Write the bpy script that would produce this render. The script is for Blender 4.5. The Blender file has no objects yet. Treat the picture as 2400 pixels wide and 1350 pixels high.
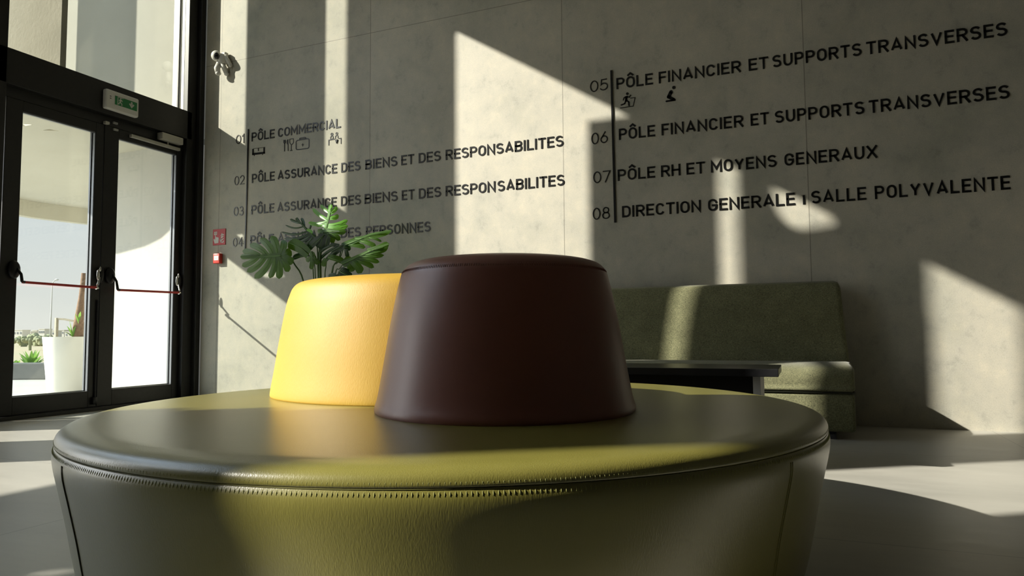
import bpy, bmesh, math, random
from mathutils import Vector, Matrix
random.seed(7)
SC = bpy.context.scene
COL = SC.collection
# ---------------------------------------------------------------- camera
F_PX = 1629.14
YAW, PITCH, ROLL = -0.396154, 0.0649965, -0.00789713
CAM = Vector((5.24173, -4.92232, 0.60))
_fw = Vector((math.sin(YAW)*math.cos(PITCH), math.cos(YAW)*math.cos(PITCH), math.sin(PITCH)))
_rt = Vector((math.cos(YAW), -math.sin(YAW), 0))
_up = _rt.cross(_fw)
RT = _rt*math.cos(ROLL) + _up*math.sin(ROLL)
UP = -_rt*math.sin(ROLL) + _up*math.cos(ROLL)
FW = _fw
cam_data = bpy.data.cameras.new('camera')
cam_data.sensor_width = 36.0
cam_data.sensor_fit = 'HORIZONTAL'
cam_data.lens = F_PX/2400*36
cam_data.clip_start = 0.05
cam_data.clip_end = 3000
cam = bpy.data.objects.new('camera', cam_data)
COL.objects.link(cam)
cam.matrix_world = Matrix(((RT.x, UP.x, -FW.x, CAM.x), (RT.y, UP.y, -FW.y, CAM.y), (RT.z, UP.z, -FW.z, CAM.z), (0, 0, 0, 1)))
SC.camera = cam
# ---------------------------------------------------------------- light
SUN = Vector((1.5, 1.0, -0.945)).normalized()          # the way the sunlight travels
K = 0.63                                                # drop per metre of x
sun_data = bpy.data.lights.new('sun', 'SUN')
sun_data.energy = 10.2
sun_data.color = (1.0, 0.955, 0.85)
sun_data.angle = math.radians(0.55)
sun = bpy.data.objects.new('sun', sun_data)
COL.objects.link(sun)
sun.location = (-8, -6, 8)
sun.rotation_euler = SUN.to_track_quat('-Z', 'Y').to_euler()

world = bpy.data.worlds.new('sky')
SC.world = world
world.use_nodes = True
wt = world.node_tree
wt.nodes.clear()
w_out = wt.nodes.new('ShaderNodeOutputWorld')
w_bg = wt.nodes.new('ShaderNodeBackground')
w_geo = wt.nodes.new('ShaderNodeTexCoord')
w_sep = wt.nodes.new('ShaderNodeSeparateXYZ')
w_ramp = wt.nodes.new('ShaderNodeValToRGB')
w_ramp.color_ramp.elements[0].position = 0.0
w_ramp.color_ramp.elements[0].color = (0.80, 0.79, 0.745, 1)
e = w_ramp.color_ramp.elements.new(0.10); e.color = (0.72, 0.745, 0.75, 1)
w_ramp.color_ramp.elements[2].position = 0.55
w_ramp.color_ramp.elements[2].color = (0.36, 0.50, 0.68, 1)
w_noise = wt.nodes.new('ShaderNodeTexNoise')
w_noise.inputs['Scale'].default_value = 2.2
w_noise.inputs['Detail'].default_value = 6
w_map = wt.nodes.new('ShaderNodeMapping')
w_map.inputs['Scale'].default_value = (1, 1, 5)
w_cr = wt.nodes.new('ShaderNodeValToRGB')
w_cr.color_ramp.elements[0].position = 0.48
w_cr.color_ramp.elements[1].position = 0.75
w_mix = wt.nodes.new('ShaderNodeMixRGB')
w_mix.inputs[2].default_value = (0.86, 0.85, 0.82, 1)
wt.links.new(w_geo.outputs['Generated'], w_sep.inputs[0])
wt.links.new(w_sep.outputs['Z'], w_ramp.inputs[0])
wt.links.new(w_geo.outputs['Generated'], w_map.inputs[0])
wt.links.new(w_map.outputs[0], w_noise.inputs['Vector'])
wt.links.new(w_noise.outputs[0], w_cr.inputs[0])
wt.links.new(w_cr.outputs[0], w_mix.inputs[0])
wt.links.new(w_ramp.outputs[0], w_mix.inputs[1])
# the sky is brighter around the sun
w_dot = wt.nodes.new('ShaderNodeVectorMath'); w_dot.operation = 'DOT_PRODUCT'
w_dot.inputs[1].default_value = (-SUN.x, -SUN.y, -SUN.z)
w_glow = wt.nodes.new('ShaderNodeMapRange'); w_glow.interpolation_type = 'SMOOTHSTEP'
w_glow.inputs['From Min'].default_value = 0.42; w_glow.inputs['From Max'].default_value = 0.98
w_glow.inputs['To Min'].default_value = 1.0; w_glow.inputs['To Max'].default_value = 4.5
w_mul = wt.nodes.new('ShaderNodeVectorMath'); w_mul.operation = 'SCALE'
wt.links.new(w_geo.outputs['Generated'], w_dot.inputs[0])
wt.links.new(w_dot.outputs['Value'], w_glow.inputs['Value'])
wt.links.new(w_mix.outputs[0], w_mul.inputs[0])
wt.links.new(w_glow.outputs[0], w_mul.inputs['Scale'])
wt.links.new(w_mul.outputs[0], w_bg.inputs[0])
w_bg.inputs[1].default_value = 1.18
wt.links.new(w_bg.outputs[0], w_out.inputs[0])

SC.view_settings.view_transform = 'Standard'
SC.view_settings.look = 'None'
SC.view_settings.gamma = 1
SC.view_settings.use_curve_mapping = False
SC.view_settings.exposure = 0.0

# ---------------------------------------------------------------- helpers
def ray(u, v):
    return (FW*F_PX + RT*(u-1200) - UP*(v-675)).normalized()
def on_y(u, v, y=0.0):
    r = ray(u, v); return CAM + r*((y-CAM.y)/r.y)
def on_x(u, v, x=0.0):
    r = ray(u, v); return CAM + r*((x-CAM.x)/r.x)
def on_z(u, v, z=0.0):
    r = ray(u, v); return CAM + r*((z-CAM.z)/r.z)
def at_d(u, v, d):
    r = ray(u, v); return CAM + r*(d/r.dot(FW))

def tag(o, label=None, cat=None, group=None, kind=None):
    if label: o['label'] = label
    if cat: o['category'] = cat
    if group: o['group'] = group
    if kind: o['kind'] = kind
    return o
def thing(name, label=None, cat=None, loc=(0, 0, 0), group=None, kind=None):
    o = bpy.data.objects.new(name, None)
    o.empty_display_size = 0.1
    COL.objects.link(o)
    o.location = loc
    return tag(o, label, cat, group, kind)
def obj(name, bm, mat, parent=None, smooth=False, angle=None, origin=None):
    """one mesh object from a bmesh given in world coordinates"""
    base = Vector((0, 0, 0))
    if parent is not None:
        p = parent
        while p is not None:
            base = base + p.location; p = p.parent
    off = base.copy()
    loc = Vector((0, 0, 0))
    if origin is not None:
        loc = Vector(origin) - base; off = Vector(origin)
    bmesh.ops.translate(bm, verts=bm.verts, vec=-off)
    bmesh.ops.recalc_face_normals(bm, faces=bm.faces)
    me = bpy.data.meshes.new(name)
    if smooth:
        for f in bm.faces: f.smooth = True
    bm.to_mesh(me); bm.free()
    if smooth and angle:
        try: me.set_sharp_from_angle(angle=math.radians(angle))
        except Exception: pass
    o = bpy.data.objects.new(name, me)
    COL.objects.link(o)
    o.location = loc
    if parent is not None: o.parent = parent
    if mat is not None: me.materials.append(mat)
    return o
def BM(): return bmesh.new()
def bx(bm, lo, hi, bev=0.0, seg=2, rot=None, piv=None):
    r = bmesh.ops.create_cube(bm, size=1.0)
    vs = r['verts']
    lo, hi = Vector(lo), Vector(hi)
    c, s = (lo+hi)/2, hi-lo
    for v in vs: v.co = Vector((c.x+v.co.x*s.x, c.y+v.co.y*s.y, c.z+v.co.z*s.z))
    if bev > 0:
        es = list({e for v in vs for e in v.link_edges})
        r2 = bmesh.ops.bevel(bm, geom=es, offset=bev, segments=seg, profile=0.5, affect='EDGES')
        vs = list({v for f in r2['faces'] for v in f.verts} | {v for v in vs if v.is_valid})
    if rot is not None:
        bmesh.ops.rotate(bm, verts=vs, cent=piv if piv is not None else c, matrix=rot)
    return vs
def cyl(bm, p0, p1, r0, r1=None, n=16, cap=True):
    p0, p1 = Vector(p0), Vector(p1)
    r1 = r0 if r1 is None else r1
    d = (p1-p0).normalized()
    a = d.orthogonal().normalized(); b = d.cross(a)
    A = [bm.verts.new(p0+(a*math.cos(t)+b*math.sin(t))*r0) for t in [2*math.pi*i/n for i in range(n)]]
    B = [bm.verts.new(p1+(a*math.cos(t)+b*math.sin(t))*r1) for t in [2*math.pi*i/n for i in range(n)]]
    for i in range(n):
        bm.faces.new((A[i], A[(i+1) % n], B[(i+1) % n], B[i]))
    if cap:
        bm.faces.new(A[::-1]); bm.faces.new(B)
def tube(bm, pts, rad, n=8, cap=True):
    pts = [Vector(p) for p in pts]
    rings = []
    a = None
    for i, p in enumerate(pts):
        d = (pts[min(i+1, len(pts)-1)]-pts[max(i-1, 0)]).normalized()
        if a is None: a = d.orthogonal().normalized()
        a = (a - d*a.dot(d)).normalized(); b = d.cross(a)
        r = rad[i] if isinstance(rad, (list, tuple)) else rad
        rings.append([bm.verts.new(p+(a*math.cos(t)+b*math.sin(t))*r) for t in [2*math.pi*k/n for k in range(n)]])
    for R0, R1 in zip(rings, rings[1:]):
        for k in range(n):
            bm.faces.new((R0[k], R0[(k+1) % n], R1[(k+1) % n], R1[k]))
    if cap:
        bm.faces.new(rings[0][::-1]); bm.faces.new(rings[-1])
def bez(p0, p1, p2, n=10):
    p0, p1, p2 = Vector(p0), Vector(p1), Vector(p2)
    return [p0*(1-t)**2+p1*2*t*(1-t)+p2*t*t for t in [i/n for i in range(n+1)]]
def lathe(bm, prof, c, n=64, close_top=True, close_bot=False):
    rings = []
    for r, z in prof:
        if r < 1e-6: rings.append([bm.verts.new((c[0], c[1], z))])
        else: rings.append([bm.verts.new((c[0]+r*math.cos(2*math.pi*k/n), c[1]+r*math.sin(2*math.pi*k/n), z)) for k in range(n)])
    for A, B in zip(rings, rings[1:]):
        for k in range(n):
            if len(A) == 1 and len(B) == 1: continue
            if len(B) == 1: bm.faces.new((A[k], A[(k+1) % n], B[0]))
            elif len(A) == 1: bm.faces.new((A[0], B[(k+1) % n], B[k]))
            else: bm.faces.new((A[k], A[(k+1) % n], B[(k+1) % n], B[k]))
    if close_top and len(rings[-1]) > 1: bm.faces.new(rings[-1])
    if close_bot and len(rings[0]) > 1: bm.faces.new(rings[0][::-1])
def ball(bm, c, r, sc=(1, 1, 1), n=14, rot=None):
    rr = bmesh.ops.create_uvsphere(bm, u_segments=n, v_segments=max(6, n//2+1), radius=1.0)
    for v in rr['verts']:
        p = Vector((v.co.x*sc[0], v.co.y*sc[1], v.co.z*sc[2]))*r
        if rot is not None: p = rot @ p
        v.co = p + Vector(c)
def prism(bm, poly, z0, z1):
    A = [bm.verts.new((x, y, z0)) for x, y in poly]
    B = [bm.verts.new((x, y, z1)) for x, y in poly]
    n = len(poly)
    for i in range(n): bm.faces.new((A[i], A[(i+1) % n], B[(i+1) % n], B[i]))
    bm.faces.new(A[::-1]); bm.faces.new(B)
def crspline(pts, per=6, closed=False):
    """Catmull-Rom through 2-D points"""
    out = []; n = len(pts)
    for i in range(n if closed else n-1):
        p = [pts[(i+k-1) % n] if closed else pts[min(max(i+k-1, 0), n-1)] for k in range(4)]
        for j in range(per):
            t = j/per
            out.append(tuple(0.5*((2*p[1][d])+(-p[0][d]+p[2][d])*t+(2*p[0][d]-5*p[1][d]+4*p[2][d]-p[3][d])*t*t+(-p[0][d]+3*p[1][d]-3*p[2][d]+p[3][d])*t**3) for d in range(2)))
    if not closed: out.append(pts[-1])
    return out

# ---------------------------------------------------------------- materials
def mat(name, col, rough=0.5, metal=0.0, spec=0.5, coat=0.0):
    m = bpy.data.materials.new(name); m.use_nodes = True
    b = m.node_tree.nodes['Principled BSDF']
    b.inputs['Base Color'].default_value = (*col, 1)
    b.inputs['Roughness'].default_value = rough
    b.inputs['Metallic'].default_value = metal
    b.inputs['Specular IOR Level'].default_value = spec
    b.inputs['Coat Weight'].default_value = coat
    return m
def nt(m): return m.node_tree.nodes, m.node_tree.links, m.node_tree.nodes['Principled BSDF']
def noise(N, L, scale, detail=4, rough=0.55, vec=None, mscale=None):
    n = N.new('ShaderNodeTexNoise')
    n.inputs['Scale'].default_value = scale; n.inputs['Detail'].default_value = detail; n.inputs['Roughness'].default_value = rough
    if vec is not None:
        if mscale is not None:
            mp = N.new('ShaderNodeMapping'); mp.inputs['Scale'].default_value = mscale
            L.new(vec, mp.inputs[0]); vec = mp.outputs[0]
        L.new(vec, n.inputs['Vector'])
    return n
def ramp(N, L, src, stops):
    r = N.new('ShaderNodeValToRGB')
    while len(r.color_ramp.elements) < len(stops): r.color_ramp.elements.new(0.5)
    for el, (p, c) in zip(r.color_ramp.elements, stops):
        el.position = p; el.color = (*c, 1) if len(c) == 3 else c
    L.new(src, r.inputs[0]); return r
def mixc(N, L, kind, fac, a, b):
    m = N.new('ShaderNodeMixRGB'); m.blend_type = kind
    for s, i in ((fac, 0), (a, 1), (b, 2)):
        if hasattr(s, 'is_output') or isinstance(s, bpy.types.NodeSocket): L.new(s, m.inputs[i])
        elif i == 0: m.inputs[0].default_value = s
        else: m.inputs[i].default_value = (*s, 1)
    return m
def math_(N, L, op, a, b=None):
    m = N.new('ShaderNodeMath'); m.operation = op
    for s, i in ((a, 0), (b, 1)):
        if s is None: continue
        if isinstance(s, bpy.types.NodeSocket): L.new(s, m.inputs[i])
        else: m.inputs[i].default_value = s
    return m.outputs[0]
def bump(N, L, bsdf, h, strength, dist=0.01):
    b = N.new('ShaderNodeBump'); b.inputs['Strength'].default_value = strength; b.inputs['Distance'].default_value = dist
    L.new(h, b.inputs['Height']); L.new(b.outputs[0], bsdf.inputs['Normal']); return b
def pos(N): return N.new('ShaderNodeNewGeometry').outputs['Position']
def varied(name, c1, c2, scale, rough=0.5, spec=0.5, bmp=0.0, bscale=80, mscale=None):
    m = mat(name, c1, rough, 0, spec); N, L, b = nt(m); p = pos(N)
    n = noise(N, L, scale, 5, 0.6, p, mscale)
    L.new(ramp(N, L, n.outputs[0], [(0.3, c1), (0.7, c2)]).outputs[0], b.inputs['Base Color'])
    if bmp: bump(N, L, b, noise(N, L, bscale, 3, 0.6, p).outputs[0], bmp, 0.004)
    return m

WALL_JX = [0.195, 1.88, 3.612, 5.30, 7.02, 8.72]
WALL_JZ = 3.193
def concrete_panels():
    m = mat('concrete_panels', (0.42, 0.40, 0.33), 0.55, 0, 0.35); N, L, b = nt(m); p = pos(N)
    big = noise(N, L, 1.3, 7, 0.62, p)
    mid = noise(N, L, 8.0, 7, 0.72, p, (1, 1, 0.85))
    fine = noise(N, L, 160.0, 3, 0.7, p)
    c = ramp(N, L, big.outputs[0], [(0.30, (0.325, 0.322, 0.265)), (0.50, (0.425, 0.405, 0.335)), (0.72, (0.485, 0.455, 0.37))])
    c2 = ramp(N, L, mid.outputs[0], [(0.28, (0.72, 0.74, 0.74)), (0.44, (0.97, 0.97, 0.97)), (0.56, (1.03, 1.02, 1.0)), (0.74, (1.18, 1.14, 1.08))])
    c3 = ramp(N, L, fine.outputs[0], [(0.30, (0.68, 0.68, 0.68)), (0.42, (0.97, 0.97, 0.97)), (0.58, (1.02, 1.02, 1.02)), (0.75, (1.2, 1.2, 1.2))])
    x = mixc(N, L, 'MULTIPLY', 1.0, c.outputs[0], c2.outputs[0])
    x = mixc(N, L, 'MULTIPLY', 0.8, x.outputs[0], c3.outputs[0])
    sep = N.new('ShaderNodeSeparateXYZ'); L.new(p, sep.inputs[0])
    # small tonal step from panel to panel
    acc = None
    for k, jx in enumerate(WALL_JX):
        g = math_(N, L, 'GREATER_THAN', sep.outputs[0], jx)
        g = math_(N, L, 'MULTIPLY', g, [-0.05, 0.10, -0.03, -0.06, -0.02, 0.02][k])
        acc = g if acc is None else math_(N, L, 'ADD', acc, g)
    acc = math_(N, L, 'ADD', acc, 0.985)
    cmb = N.new('ShaderNodeCombineXYZ')
    for i in range(3): L.new(acc, cmb.inputs[i])
    x = mixc(N, L, 'MULTIPLY', 1.0, x.outputs[0], cmb.outputs[0])
    # joints between the panels
    j = None
    for jx in WALL_JX:
        d = math_(N, L, 'ABSOLUTE', math_(N, L, 'SUBTRACT', sep.outputs[0], jx))
        q = math_(N, L, 'LESS_THAN', d, 0.0028)
        j = q if j is None else math_(N, L, 'MAXIMUM', j, q)
    d = math_(N, L, 'ABSOLUTE', math_(N, L, 'SUBTRACT', sep.outputs[2], WALL_JZ))
    j = math_(N, L, 'MAXIMUM', j, math_(N, L, 'LESS_THAN', d, 0.0026))
    j = math_(N, L, 'MULTIPLY', j, 0.62)
    x = mixc(N, L, 'MIX', j, x.outputs[0], (0.10, 0.095, 0.075))
    L.new(x.outputs[0], b.inputs['Base Color'])
    bump(N, L, b, noise(N, L, 70, 5, 0.7, p).outputs[0], 0.10, 0.003)
    return m
def floor_tiles():
    m = mat('floor_tiles', (0.5, 0.48, 0.43), 0.38, 0, 0.45); N, L, b = nt(m); p = pos(N)
    n1 = noise(N, L, 1.1, 7, 0.62, p, (0.6, 2.2, 1)); n2 = noise(N, L, 6, 6, 0.7, p, (0.5, 2, 1))
    c = ramp(N, L, n1.outputs[0], [(0.3, (0.37, 0.36, 0.315)), (0.7, (0.45, 0.435, 0.38))])
    c2 = ramp(N, L, n2.outputs[0], [(0.3, (0.9, 0.9, 0.9)), (0.7, (1.06, 1.06, 1.06))])
    x = mixc(N, L, 'MULTIPLY', 1.0, c.outputs[0], c2.outputs[0])
    sep = N.new('ShaderNodeSeparateXYZ'); L.new(p, sep.inputs[0])
    fy = math_(N, L, 'PINGPONG', math_(N, L, 'ADD', sep.outputs[1], 2.68+1.64*4), 0.82)
    fx = math_(N, L, 'PINGPONG', math_(N, L, 'ADD', sep.outputs[0], 0.31), 1.64)
    j = math_(N, L, 'MAXIMUM', math_(N, L, 'LESS_THAN', fy, 0.0024), math_(N, L, 'LESS_THAN', fx, 0.0024))
    x = mixc(N, L, 'MIX', math_(N, L, 'MULTIPLY', j, 0.6), x.outputs[0], (0.16, 0.155, 0.14))
    L.new(x.outputs[0], b.inputs['Base Color'])
    rr = ramp(N, L, n2.outputs[0], [(0.2, (0.34,)*3), (0.8, (0.46,)*3)])
    L.new(rr.outputs[0], b.inputs['Roughness'])
    return m
def leather(name, c1, c2, rough, spec, bs=0.25):
    m = mat(name, c1, rough, 0, spec); N, L, b = nt(m); p = pos(N)
    n = noise(N, L, 3.0, 5, 0.6, p)
    L.new(ramp(N, L, n.outputs[0], [(0.3, c1), (0.7, c2)]).outputs[0], b.inputs['Base Color'])
    g = noise(N, L, 430, 3, 0.6, p, (1, 1, 0.16))
    w = noise(N, L, 26, 3, 0.5, p, (1, 1, 0.25))
    h = math_(N, L, 'ADD', math_(N, L, 'MULTIPLY', g.outputs[0], 0.5), math_(N, L, 'MULTIPLY', w.outputs[0], 0.35))
    bump(N, L, b, h, bs, 0.003)
    return m
def fabric(name, c1, c2):
    m = mat(name, c1, 0.9, 0, 0.15); N, L, b = nt(m); p = pos(N)
    a = noise(N, L, 330, 2, 0.6, p, (0.35, 1, 1)); c = noise(N, L, 330, 2, 0.6, p, (1, 1, 0.35)); d = noise(N, L, 9, 4, 0.6, p)
    h = math_(N, L, 'MULTIPLY', math_(N, L, 'ADD', a.outputs[0], c.outputs[0]), 0.5)
    x = ramp(N, L, h, [(0.36, c1), (0.64, c2)])
    x = mixc(N, L, 'MULTIPLY', 1.0, x.outputs[0], ramp(N, L, d.outputs[0], [(0.3, (0.85,)*3), (0.7, (1.1,)*3)]).outputs[0])
    L.new(x.outputs[0], b.inputs['Base Color'])
    b.inputs['Sheen Weight'].default_value = 0.15
    bump(N, L, b, h, 0.4, 0.003)
    return m
def glass(name, tint=(0.93, 0.95, 0.93)):
    m = bpy.data.materials.new(name); m.use_nodes = True
    N, L = m.node_tree.nodes, m.node_tree.links
    N.clear()
    o = N.new('ShaderNodeOutputMaterial'); t = N.new('ShaderNodeBsdfTransparent'); g = N.new('ShaderNodeBsdfGlossy')
    f = N.new('ShaderNodeLayerWeight'); mx = N.new('ShaderNodeMixShader')
    t.inputs[0].default_value = (*tint, 1); g.inputs['Roughness'].default_value = 0.0
    g.inputs[0].default_value = (1, 1, 1, 1)
    f.inputs[0].default_value = 0.5
    fr = math_(N, L, 'ADD', math_(N, L, 'MULTIPLY', math_(N, L, 'POWER', f.outputs['Facing'], 5.0), 0.92), 0.05)
    L.new(fr, mx.inputs[0]); L.new(t.outputs[0], mx.inputs[1]); L.new(g.outputs[0], mx.inputs[2]); L.new(mx.outputs[0], o.inputs[0])
    return m
def leafmat(name, c1, c2, vein):
    m = mat(name, c1, 0.35, 0, 0.5); N, L, b = nt(m); p = pos(N)
    n = noise(N, L, 14, 4, 0.6, p)
    L.new(ramp(N, L, n.outputs[0], [(0.3, c1), (0.7, c2)]).outputs[0], b.inputs['Base Color'])
    # light shows through the thin blade
    tr = N.new('ShaderNodeBsdfTranslucent'); tr.inputs[0].default_value = (*vein, 1)
    mx = N.new('ShaderNodeMixShader'); mx.inputs[0].default_value = 0.4
    o = N['Material Output']
    L.new(b.outputs[0], mx.inputs[1]); L.new(tr.outputs[0], mx.inputs[2]); L.new(mx.outputs[0], o.inputs[0])
    return m

M_CONC = concrete_panels()
M_FLOOR = floor_tiles()
M_CEIL = varied('ceiling_paint', (0.52, 0.51, 0.47), (0.56, 0.55, 0.50), 3, 0.8)
M_ROOMWALL = varied('dark_grey_render', (0.12, 0.116, 0.10), (0.15, 0.145, 0.125), 2, 0.8)
M_FRAME = varied('black_aluminium', (0.012, 0.012, 0.011), (0.018, 0.017, 0.016), 30, 0.42, 0.4)
M_GASKET = mat('grey_gasket', (0.16, 0.165, 0.18), 0.35, 0.6)
M_GLASS = glass('window_glass')
M_TINT = glass('tinted_window_glass', (0.86, 0.865, 0.83))
M_CLAD = varied('pale_plaster', (0.62, 0.60, 0.53), (0.68, 0.66, 0.58), 4, 0.8)
M_GREEN = leather('olive_leather', (0.185, 0.170, 0.032), (0.225, 0.20, 0.042), 0.29, 1.0)
for _m in (M_GREEN,):
    _p = _m.node_tree.nodes['Principled BSDF']; _p.inputs['Coat Weight'].default_value = 0.5; _p.inputs['Coat Roughness'].default_value = 0.38
M_YELLOW = leather('yellow_leather', (0.42, 0.255, 0.028), (0.46, 0.285, 0.034), 0.54, 0.40, 0.3)
_b = M_YELLOW.node_tree.nodes['Principled BSDF']; _b.inputs['Subsurface Weight'].default_value = 0.12; _b.inputs['Subsurface Radius'].default_value = (1.0, 0.7, 0.25); _b.inputs['Subsurface Scale'].default_value = 0.06
M_BROWN = leather('maroon_leather', (0.22, 0.075, 0.05), (0.26, 0.088, 0.06), 0.38, 0.8, 0.12)
M_SEAM = mat('dark_thread', (0.15, 0.14, 0.032), 0.6)
M_SEAMDARK = mat('dark_seam', (0.035, 0.033, 0.012), 0.7)
M_STITCH = mat('olive_thread', (0.30, 0.30, 0.10), 0.8)
M_STITCHY = mat('ochre_thread', (0.62, 0.36, 0.04), 0.6)
M_STITCHB = mat('maroon_thread', (0.23, 0.08, 0.055), 0.6)
M_FABRIC = fabric('green_weave', (0.085, 0.088, 0.050), (0.245, 0.24, 0.128))
M_FABDARK = mat('dark_piping', (0.03, 0.032, 0.018), 0.9)
M_BLACK = varied('black_laminate', (0.009, 0.009, 0.010), (0.013, 0.013, 0.014), 12, 0.30, 0.3)
M_LETTER = mat('black_acrylic', (0.008, 0.008, 0.008), 0.28, 0, 0.5)
M_RED = varied('red_paint', (0.42, 0.022, 0.018), (0.47, 0.026, 0.02), 20, 0.4)
M_REDSIGN = mat('red_sign_plate', (0.50, 0.06, 0.07), 0.55)
M_REDBOX = mat('red_plastic', (0.60, 0.045, 0.03), 0.35)
M_WHITE = mat('white_plastic', (0.72, 0.71, 0.66), 0.4)
M_SIGNWHITE = mat('white_print', (0.62, 0.62, 0.57), 0.6)
M_GREYINK = mat('grey_ink', (0.35, 0.35, 0.33), 0.6)
M_CHROME = mat('brushed_chrome', (0.62, 0.61, 0.58), 0.25, 1.0)
M_SILVER = mat('silver_paint', (0.50, 0.485, 0.42), 0.45, 0.2)
M_EXITGREEN = mat('green_exit_panel', (0.012, 0.20, 0.055), 0.45)
M_VISOR = mat('dark_visor', (0.01, 0.01, 0.012), 0.06, 0, 0.8)
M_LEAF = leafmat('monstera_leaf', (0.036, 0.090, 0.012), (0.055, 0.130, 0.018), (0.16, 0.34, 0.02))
M_LEAFDARK = leafmat('shaded_monstera_leaf', (0.010, 0.032, 0.012), (0.016, 0.048, 0.014), (0.03, 0.09, 0.015))  # darker copy; shade on the unlit leaves put into the colour
M_LEAFBRIGHT = leafmat('sunlit_and_fresh_leaf', (0.10, 0.30, 0.03), (0.14, 0.38, 0.045), (0.36, 0.70, 0.08))  # sunlight on the crown put into the colour; also the new shoot
M_VEIN = mat('pale_leaf_vein', (0.13, 0.26, 0.05), 0.5)
M_STEM = mat('green_stem', (0.055, 0.11, 0.02), 0.5)
M_POT = varied('charcoal_pot', (0.04, 0.04, 0.038), (0.055, 0.055, 0.05), 10, 0.6)
M_SOIL = varied('soil', (0.03, 0.02, 0.012), (0.06, 0.04, 0.025), 60, 0.95)
M_EXTWALL = varied('white_render', (0.53, 0.515, 0.47), (0.57, 0.55, 0.50), 4, 0.8, 0.3, 0.15, 60)
M_ROUGH = varied('rough_concrete', (0.25, 0.236, 0.188), (0.30, 0.283, 0.228), 3, 0.9, 0.2, 0.9, 28)
M_SOFFIT = varied('cream_soffit', (0.62, 0.58, 0.47), (0.66, 0.62, 0.51), 2, 0.8)
M_UPPER = varied('grey_render', (0.34, 0.335, 0.29), (0.37, 0.365, 0.315), 2, 0.8)
M_PAVING = varied('pale_paving', (0.44, 0.435, 0.41), (0.50, 0.495, 0.465), 1.5, 0.7)
M_KERB = varied('grey_kerb', (0.10, 0.11, 0.105), (0.14, 0.145, 0.14), 5, 0.8)
M_FIELD = varied('dry_field', (0.42, 0.33, 0.21), (0.36, 0.34, 0.20), 0.15, 0.95)
M_SHRUB = varied('shrub_foliage', (0.24, 0.26, 0.14), (0.30, 0.31, 0.18), 1.2, 0.9)
M_PALM = leafmat('palm_frond', (0.10, 0.22, 0.04), (0.16, 0.30, 0.06), (0.25, 0.45, 0.08))
M_TRUNK = varied('palm_bark', (0.15, 0.09, 0.055), (0.30, 0.19, 0.125), 40, 0.9)
M_POTW = varied('white_planter', (0.74, 0.73, 0.67), (0.80, 0.79, 0.72), 3, 0.6)
M_POST = varied('weathered_steel', (0.30, 0.27, 0.20), (0.42, 0.38, 0.29), 40, 0.6)
M_HOUSE = varied('hazy_house_wall', (0.60, 0.57, 0.50), (0.72, 0.69, 0.62), 0.05, 0.9)  # distance haze put into the pale colour
M_PANE = mat('dark_window', (0.20, 0.21, 0.22), 0.4)
M_LAMP = mat('lamp_grey', (0.55, 0.56, 0.56), 0.6)
# ================================================================ the setting
XF = -0.09                                    # plane of the glazed facade
H = 5.4
def struct(name, bm, m, **k):
    return tag(obj(name, bm, m, **k), kind='structure')
b = BM(); bx(b, (-0.13, -9.2, -0.12), (9.7, 0.2, 0)); struct('floor', b, M_FLOOR)
b = BM(); bx(b, (-0.3, -9.4, H), (9.9, 0.3, H+0.2)); struct('ceiling', b, M_CEIL)
b = BM(); bx(b, (0.0, 0, 0), (9.7, 0.2, H)); struct('wall_back', b, M_CONC)
# the wall behind the camera and the one on the right stand outside the picture and have wide windows
def holed(bm, axis, pos_, thick, a0, a1, z0, z1, holes):
    """a wall slab with rectangular openings; axis 'x' = plane x=const, running along y"""
    As = sorted({a0, a1} | {v for h in holes for v in (h[0], h[1])})
    Zs = sorted({z0, z1} | {v for h in holes for v in (h[2], h[3])})
    As = [v for v in As if a0 <= v <= a1]; Zs = [v for v in Zs if z0 <= v <= z1]
    for i in range(len(As)-1):
        run = None
        for j in range(len(Zs)-1):
            ca, cz = (As[i]+As[i+1])/2, (Zs[j]+Zs[j+1])/2
            solid = not any(h[0] < ca < h[1] and h[2] < cz < h[3] for h in holes)
            if solid and run is None: run = Zs[j]
            if run is not None and (not solid or j == len(Zs)-2):
                top = Zs[j+1] if solid else Zs[j]
                if axis == 'x': bx(bm, (pos_-thick/2, As[i], run), (pos_+thick/2, As[i+1], top))
                else: bx(bm, (As[i], pos_-thick/2, run), (As[i+1], pos_+thick/2, top))
                run = None
b = BM(); holed(b, 'x', 9.8, 0.2, -9.2, 0.2, 0, H, []); struct('wall_right', b, M_ROOMWALL)
b = BM(); bx(b, (-0.13, -9.4, 0), (9.9, -9.2, H)); struct('wall_front', b, M_ROOMWALL)

# unseen facade left of the entrance; openings shaped to cast the sun patches
HEAD = 4.83
HOLES = [(-2.607, -1.85, 2.65, HEAD), (-2.82, -2.607, 4.638, HEAD), (-3.307, -2.82, 2.55, HEAD),
         (-3.69, -3.446, 4.60, HEAD), (-4.03, -3.307, 2.55, 4.36), (-4.36, -4.03, 3.88, HEAD), (-4.28, -3.95, 3.42, 3.80),
         (-3.04, -2.41, 0.06, 2.36), (-5.25, -3.91, 0.06, 2.36), (-6.05, -4.36, 2.55, HEAD), (-6.13, -6.05, 2.80, HEAD), (-6.23, -6.13, 2.96, 3.52), (-6.09, -5.86, 2.21, 2.55),
         (-5.40, -5.28, 1.83, 1.885), (-5.49, -5.37, 1.93, 1.97),
         (-7.36, -7.08, 2.75, 3.95), (-7.08, -6.23, 2.55, HEAD), (-1.85, 0, 0, HEAD)]
b = BM(); holed(b, 'x', XF, 0.03, -9.2, 0.0, 0, H, HOLES)
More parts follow.
